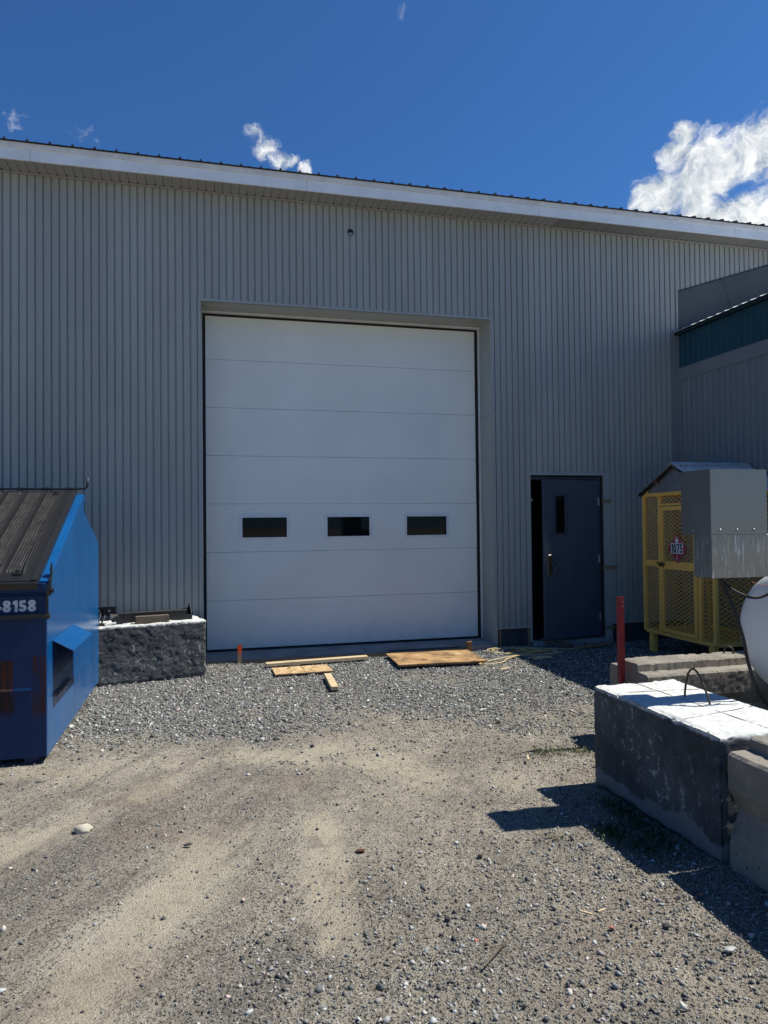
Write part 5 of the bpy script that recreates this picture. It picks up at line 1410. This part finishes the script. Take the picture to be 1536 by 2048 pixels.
o = MB().hexa([(-0.022, -0.010, -0.1), (0.022, -0.010, -0.1), (0.022, 0.010, -0.1), (-0.022, 0.010, -0.1), (-0.024, -0.010, 0.235), (0.026, -0.010, 0.235), (0.026, 0.010, 0.235), (-0.024, 0.010, 0.235)]).build('survey_stake', m_stake, bevel=0.002)
o.location = (0.370, -0.515, G); o.rotation_euler = (-0.03, 0.03, 0.06); tag(o, 'thin wooden survey stake with bright orange painted tip', 'stake')
o = MB().hexa([(-0.034, -0.02, -0.1), (0.034, -0.02, -0.1), (0.034, 0.02, -0.1), (-0.034, 0.02, -0.1), (-0.034, -0.02, 0.125), (0.034, -0.022, 0.132), (0.034, 0.02, 0.135), (-0.034, 0.02, 0.125)]).build('wood_stake', m_wooddk, bevel=0.003)
o.location = (3.275, -0.535, G); tag(o, 'short thick brown wooden stake at the corner of the plywood', 'stake')
plank('rubber_strip', (2.20, -0.47), (3.18, -0.485), 0.012, 0.01, G + 0.052, m_black, 'thin black strip lying on the concrete sill', 'strip', 0.0)
# boards at the entry door
b1 = empty('slotted_board', (4.40, -0.42, G + 0.075), -1.30, label='grey board with a slot sticking out from under the door', cat='board')
b1.rotation_euler = (0, 0.08, -1.28)
mb = MB(); mb.box((0, -0.06, 0), (0.46, -0.014, 0.032)); mb.box((0, 0.014, 0), (0.46, 0.06, 0.032)); mb.box((0, -0.0139, 0), (0.08, 0.0139, 0.032)); mb.box((0.38, -0.0139, 0), (0.46, 0.0139, 0.032))
mb.build('board', m_woodold, b1)
plank('wood_offcut', (4.60, -0.92), (5.20, -0.72), 0.07, 0.035, G + 0.02, m_shim, 'brown board lying on dark gravel before the entry door')
plank('wood_sliver', (5.24, -0.76), (5.50, -0.66), 0.03, 0.015, G + 0.02, m_shim, 'thin wood sliver on dark gravel beyond the brown board')
for (p, q, w_, lab) in (((3.17, -1.79), (3.29, -1.74), 0.035, 'yellow wood chip lying on gravel below the rope'), ((1.57, -6.42), (1.61, -6.41), 0.007, 'pale splinter of wood in the foreground gravel'),
                        ((1.50, -6.395), (1.535, -6.43), 0.008, 'tan splinter left of the pale one in the foreground gravel'), ((2.13, -4.62), (2.16, -4.54), 0.012, 'small dry wood splinter left of the grass tuft')):
    plank('wood_chip', p, q, w_, 0.006, G + 0.022, m_wood, lab, 'wood chip', 0.0)

# rope
def rope(pts_, r, mat, name, label):
    mb = MB(); P_ = []
    for i, (x_, y_) in enumerate(pts_):
        P_.append((x_, y_, float(gheight(np.array([x_]), np.array([y_]))[0]) + 0.022 + 0.010 * abs(math.sin(i * 2.1))))
    mb.tube(spline(P_, 10), r, 6); o = mb.build(name, mat, smooth=True); return tag(o, label, 'rope')
rope([(4.55, -0.95), (4.2, -0.82), (3.95, -0.62), (3.72, -0.53), (3.50, -0.62), (3.46, -0.80), (3.60, -0.92), (3.85, -0.86), (3.95, -0.72), (3.80, -0.60), (3.55, -0.66), (3.52, -0.86), (3.75, -0.98), (4.10, -0.93), (4.05, -0.78), (3.88, -0.76), (3.90, -0.92), (4.25, -1.02), (4.15, -1.10),
      (3.80, -1.08), (3.55, -1.15), (3.25, -1.28), (3.06, -1.42), (3.20, -1.46), (3.36, -1.40), (3.50, -1.26), (3.70, -1.16), (4.00, -1.14), (4.30, -1.12)], 0.0052, m_rope, 'rope', 'tangled pale yellow rope lying on gravel right of the plywood')
rope([(3.70, -0.86), (3.85, -0.80), (4.02, -0.84), (4.18, -0.90), (4.02, -0.94), (3.86, -0.90), (4.00, -0.86), (4.20, -0.97), (4.10, -1.00), (3.92, -0.95)], 0.007, m_ropeo, 'rope', 'tight orange rope bundle in the middle of the tangle')
rope([(3.72, -1.32), (3.84, -1.26), (3.96, -1.30), (4.06, -1.26), (3.96, -1.34), (3.84, -1.32), (3.78, -1.38), (3.90, -1.38), (4.02, -1.36)], 0.007, m_rope, 'rope', 'small loose end of yellow rope nearest the camera')

# ------------------------------------------------------------------ single stones
def rock(loc, r, colr, label, sz=(1, 0.8, 0.6), name='stone'):
    r = r if 'cream' in label or 'crumb' in name else r * 0.68
    bm = bmesh.new(); bmesh.ops.create_icosphere(bm, subdivisions=3, radius=r)
    sd_ = Vector((loc[0] * 7, loc[1] * 5, 1))
    for v in bm.verts:
        n_ = v.co.normalized(); k = 1 + 0.35 * noise.noise(n_ * 1.3 + sd_) + 0.10 * noise.noise(n_ * 4 + sd_)
        v.co = Vector((v.co.x * sz[0], v.co.y * sz[1], max(v.co.z, -r * 0.5) * sz[2])) * k
    me = bpy.data.meshes.new(name); bm.to_mesh(me); bm.free()
    me.materials.append(simple('stone_face', colr, 0.8, 0, 0.15, 30, 0.5, 120, c2=tuple(c * 0.7 for c in colr)))
    me.polygons.foreach_set('use_smooth', [True] * len(me.polygons))
    o = bpy.data.objects.new(name, me); COL.objects.link(o); o.location = (loc[0], loc[1], G + r * 0.3); tag(o, label, 'stone'); return o
rock((-0.655, -4.955), 0.045, (0.55, 0.50, 0.40), 'fist sized cream coloured stone on the dirt below the dumpster', (1.05, 0.6, 0.62))
rock((1.300, -5.790), 0.018, (0.03, 0.03, 0.032), 'single small black stone on pale dirt in the centre right', (1.1, 0.8, 0.8))
rock((0.96, -6.27), 0.020, (0.04, 0.04, 0.042), 'black stone on the edge of the foreground gravel', (1.0, 0.8, 0.8))
rock((1.02, -6.44), 0.014, (0.42, 0.17, 0.12), 'pinkish red pebble beside the black foreground stone', (1.2, 0.9, 0.7))
rock((-0.10, -5.27), 0.022, (0.07, 0.07, 0.065), 'dark flat stone between the two tyre tracks', (1.6, 0.6, 0.5))
rock((0.14, -4.18), 0.016, (0.08, 0.08, 0.08), 'small grey stone at the edge of the crushed gravel', (1.6, 0.8, 0.6))
rock((1.80, -6.55), 0.020, (0.035, 0.035, 0.036), 'black pebble among the wood splinters', (1.2, 0.9, 0.7))
rock((1.58, -6.50), 0.014, (0.48, 0.20, 0.13), 'small pink pebble beside the splinters', (1.2, 0.9, 0.7))
rock((2.10, -6.38), 0.014, (0.42, 0.19, 0.13), 'small orange pebble at the edge of the barrier shadow', (1.2, 0.9, 0.7))
rock((1.93, -6.75), 0.022, (0.45, 0.45, 0.44), 'pale grey flat stone near the bottom right shadow', (1.7, 0.9, 0.5))
rock((0.745, -5.575), 0.026, (0.10, 0.030, 0.015), 'flat rust brown flake on the dirt in the centre', (1.4, 0.8, 0.25), 'rust_flake')
for k, (x_, y_) in enumerate(((0.16, -0.57), (0.24, -0.60), (0.05, -0.62), (0.29, -0.56), (0.10, -0.55))):
    rock((x_, y_), 0.024 - 0.002 * k, (0.62, 0.61, 0.58), ('largest', 'second', 'leftmost', 'rightmost', 'rearmost')[k] + ' white concrete crumb of the pile beside the orange stake', (1.4, 0.9, 0.5), 'concrete_crumb')['group'] = 'white concrete crumbs beside the orange stake'
plank('twig', (2.05, -4.50), (2.30, -4.42), 0.006, 0.006, G + 0.02, m_woodold, 'thin dark twig left of the grass tuft', 'twig', 0.0)
plank('twig', (0.98, -6.62), (1.12, -6.50), 0.006, 0.005, G + 0.014, m_woodold, 'thin dark twig in the foreground gravel', 'twig', 0.0)

# ------------------------------------------------------------------ weeds
def mat_leaf(name, c1, c2):
    m, b = newmat(name)
    setb(b, b.mix(b.noise(b.obj, 22, 3), c1, c2), 0.6)
    return m
m_grass = mat_leaf('green_grass_blades', (0.11, 0.13, 0.035), (0.24, 0.22, 0.09))
m_weed = mat_leaf('dark_weed_leaves', (0.025, 0.045, 0.012), (0.06, 0.085, 0.03))
def tuft(name, blobs, n, hgt, mat, label, wide=0.003):
    mb = MB()
    for k in range(n):
        cx, cy, sx_, sy_ = random.choice(blobs)
        x_ = random.gauss(cx, sx_); y_ = random.gauss(cy, sy_); z_ = G + 0.0
        a = random.uniform(0, 6.283); h = hgt * random.uniform(0.35, 1.0); lean = random.uniform(0.2, 0.9) * h; w = wide * random.uniform(0.7, 1.6)
        dx, dy = math.cos(a), math.sin(a); px, py = -dy * w, dx * w
        mb.poly([(x_ - px, y_ - py, z_), (x_ + px, y_ + py, z_), (x_ + dx * lean * 0.4 + px * 0.8, y_ + dy * lean * 0.4 + py * 0.8, z_ + h * 0.7), (x_ + dx * lean * 0.4 - px * 0.8, y_ + dy * lean * 0.4 - py * 0.8, z_ + h * 0.7)])
        mb.poly([(x_ + dx * lean * 0.4 - px * 0.8, y_ + dy * lean * 0.4 - py * 0.8, z_ + h * 0.7), (x_ + dx * lean * 0.4 + px * 0.8, y_ + dy * lean * 0.4 + py * 0.8, z_ + h * 0.7), (x_ + dx * lean, y_ + dy * lean, z_ + h)])
    o = mb.build(name, mat); return tag(o, label, 'grass', kind='stuff')
tuft('grass', [(2.50, -4.46, 0.07, 0.05), (2.34, -4.44, 0.07, 0.04), (2.60, -4.50, 0.04, 0.04)], 260, 0.026, m_grass, 'sunlit green grass tuft at the far corner of the big block')
tuft('grass', [(1.72, -3.75, 0.07, 0.03), (1.95, -3.65, 0.05, 0.03)], 60, 0.012, m_grass, 'faint low green growth in the gravel right of centre')
tuft('grass', [(1.76, -5.70, 0.03, 0.03)], 40, 0.018, m_grass, 'tiny grass tuft just outside the block shadow')
tuft('weeds', [(2.27, -5.75, 0.045, 0.14), (2.16, -5.90, 0.07, 0.08), (2.28, -5.50, 0.04, 0.10), (2.08, -5.72, 0.05, 0.06)], 1300, 0.026, m_weed, 'dark weeds growing in the shade along the big block', 0.0035)
tuft('weeds', [(1.95, -6.30, 0.08, 0.03), (2.05, -6.15, 0.1, 0.08)], 40, 0.02, m_weed, 'sparse dark weeds near the joint of block and barrier')
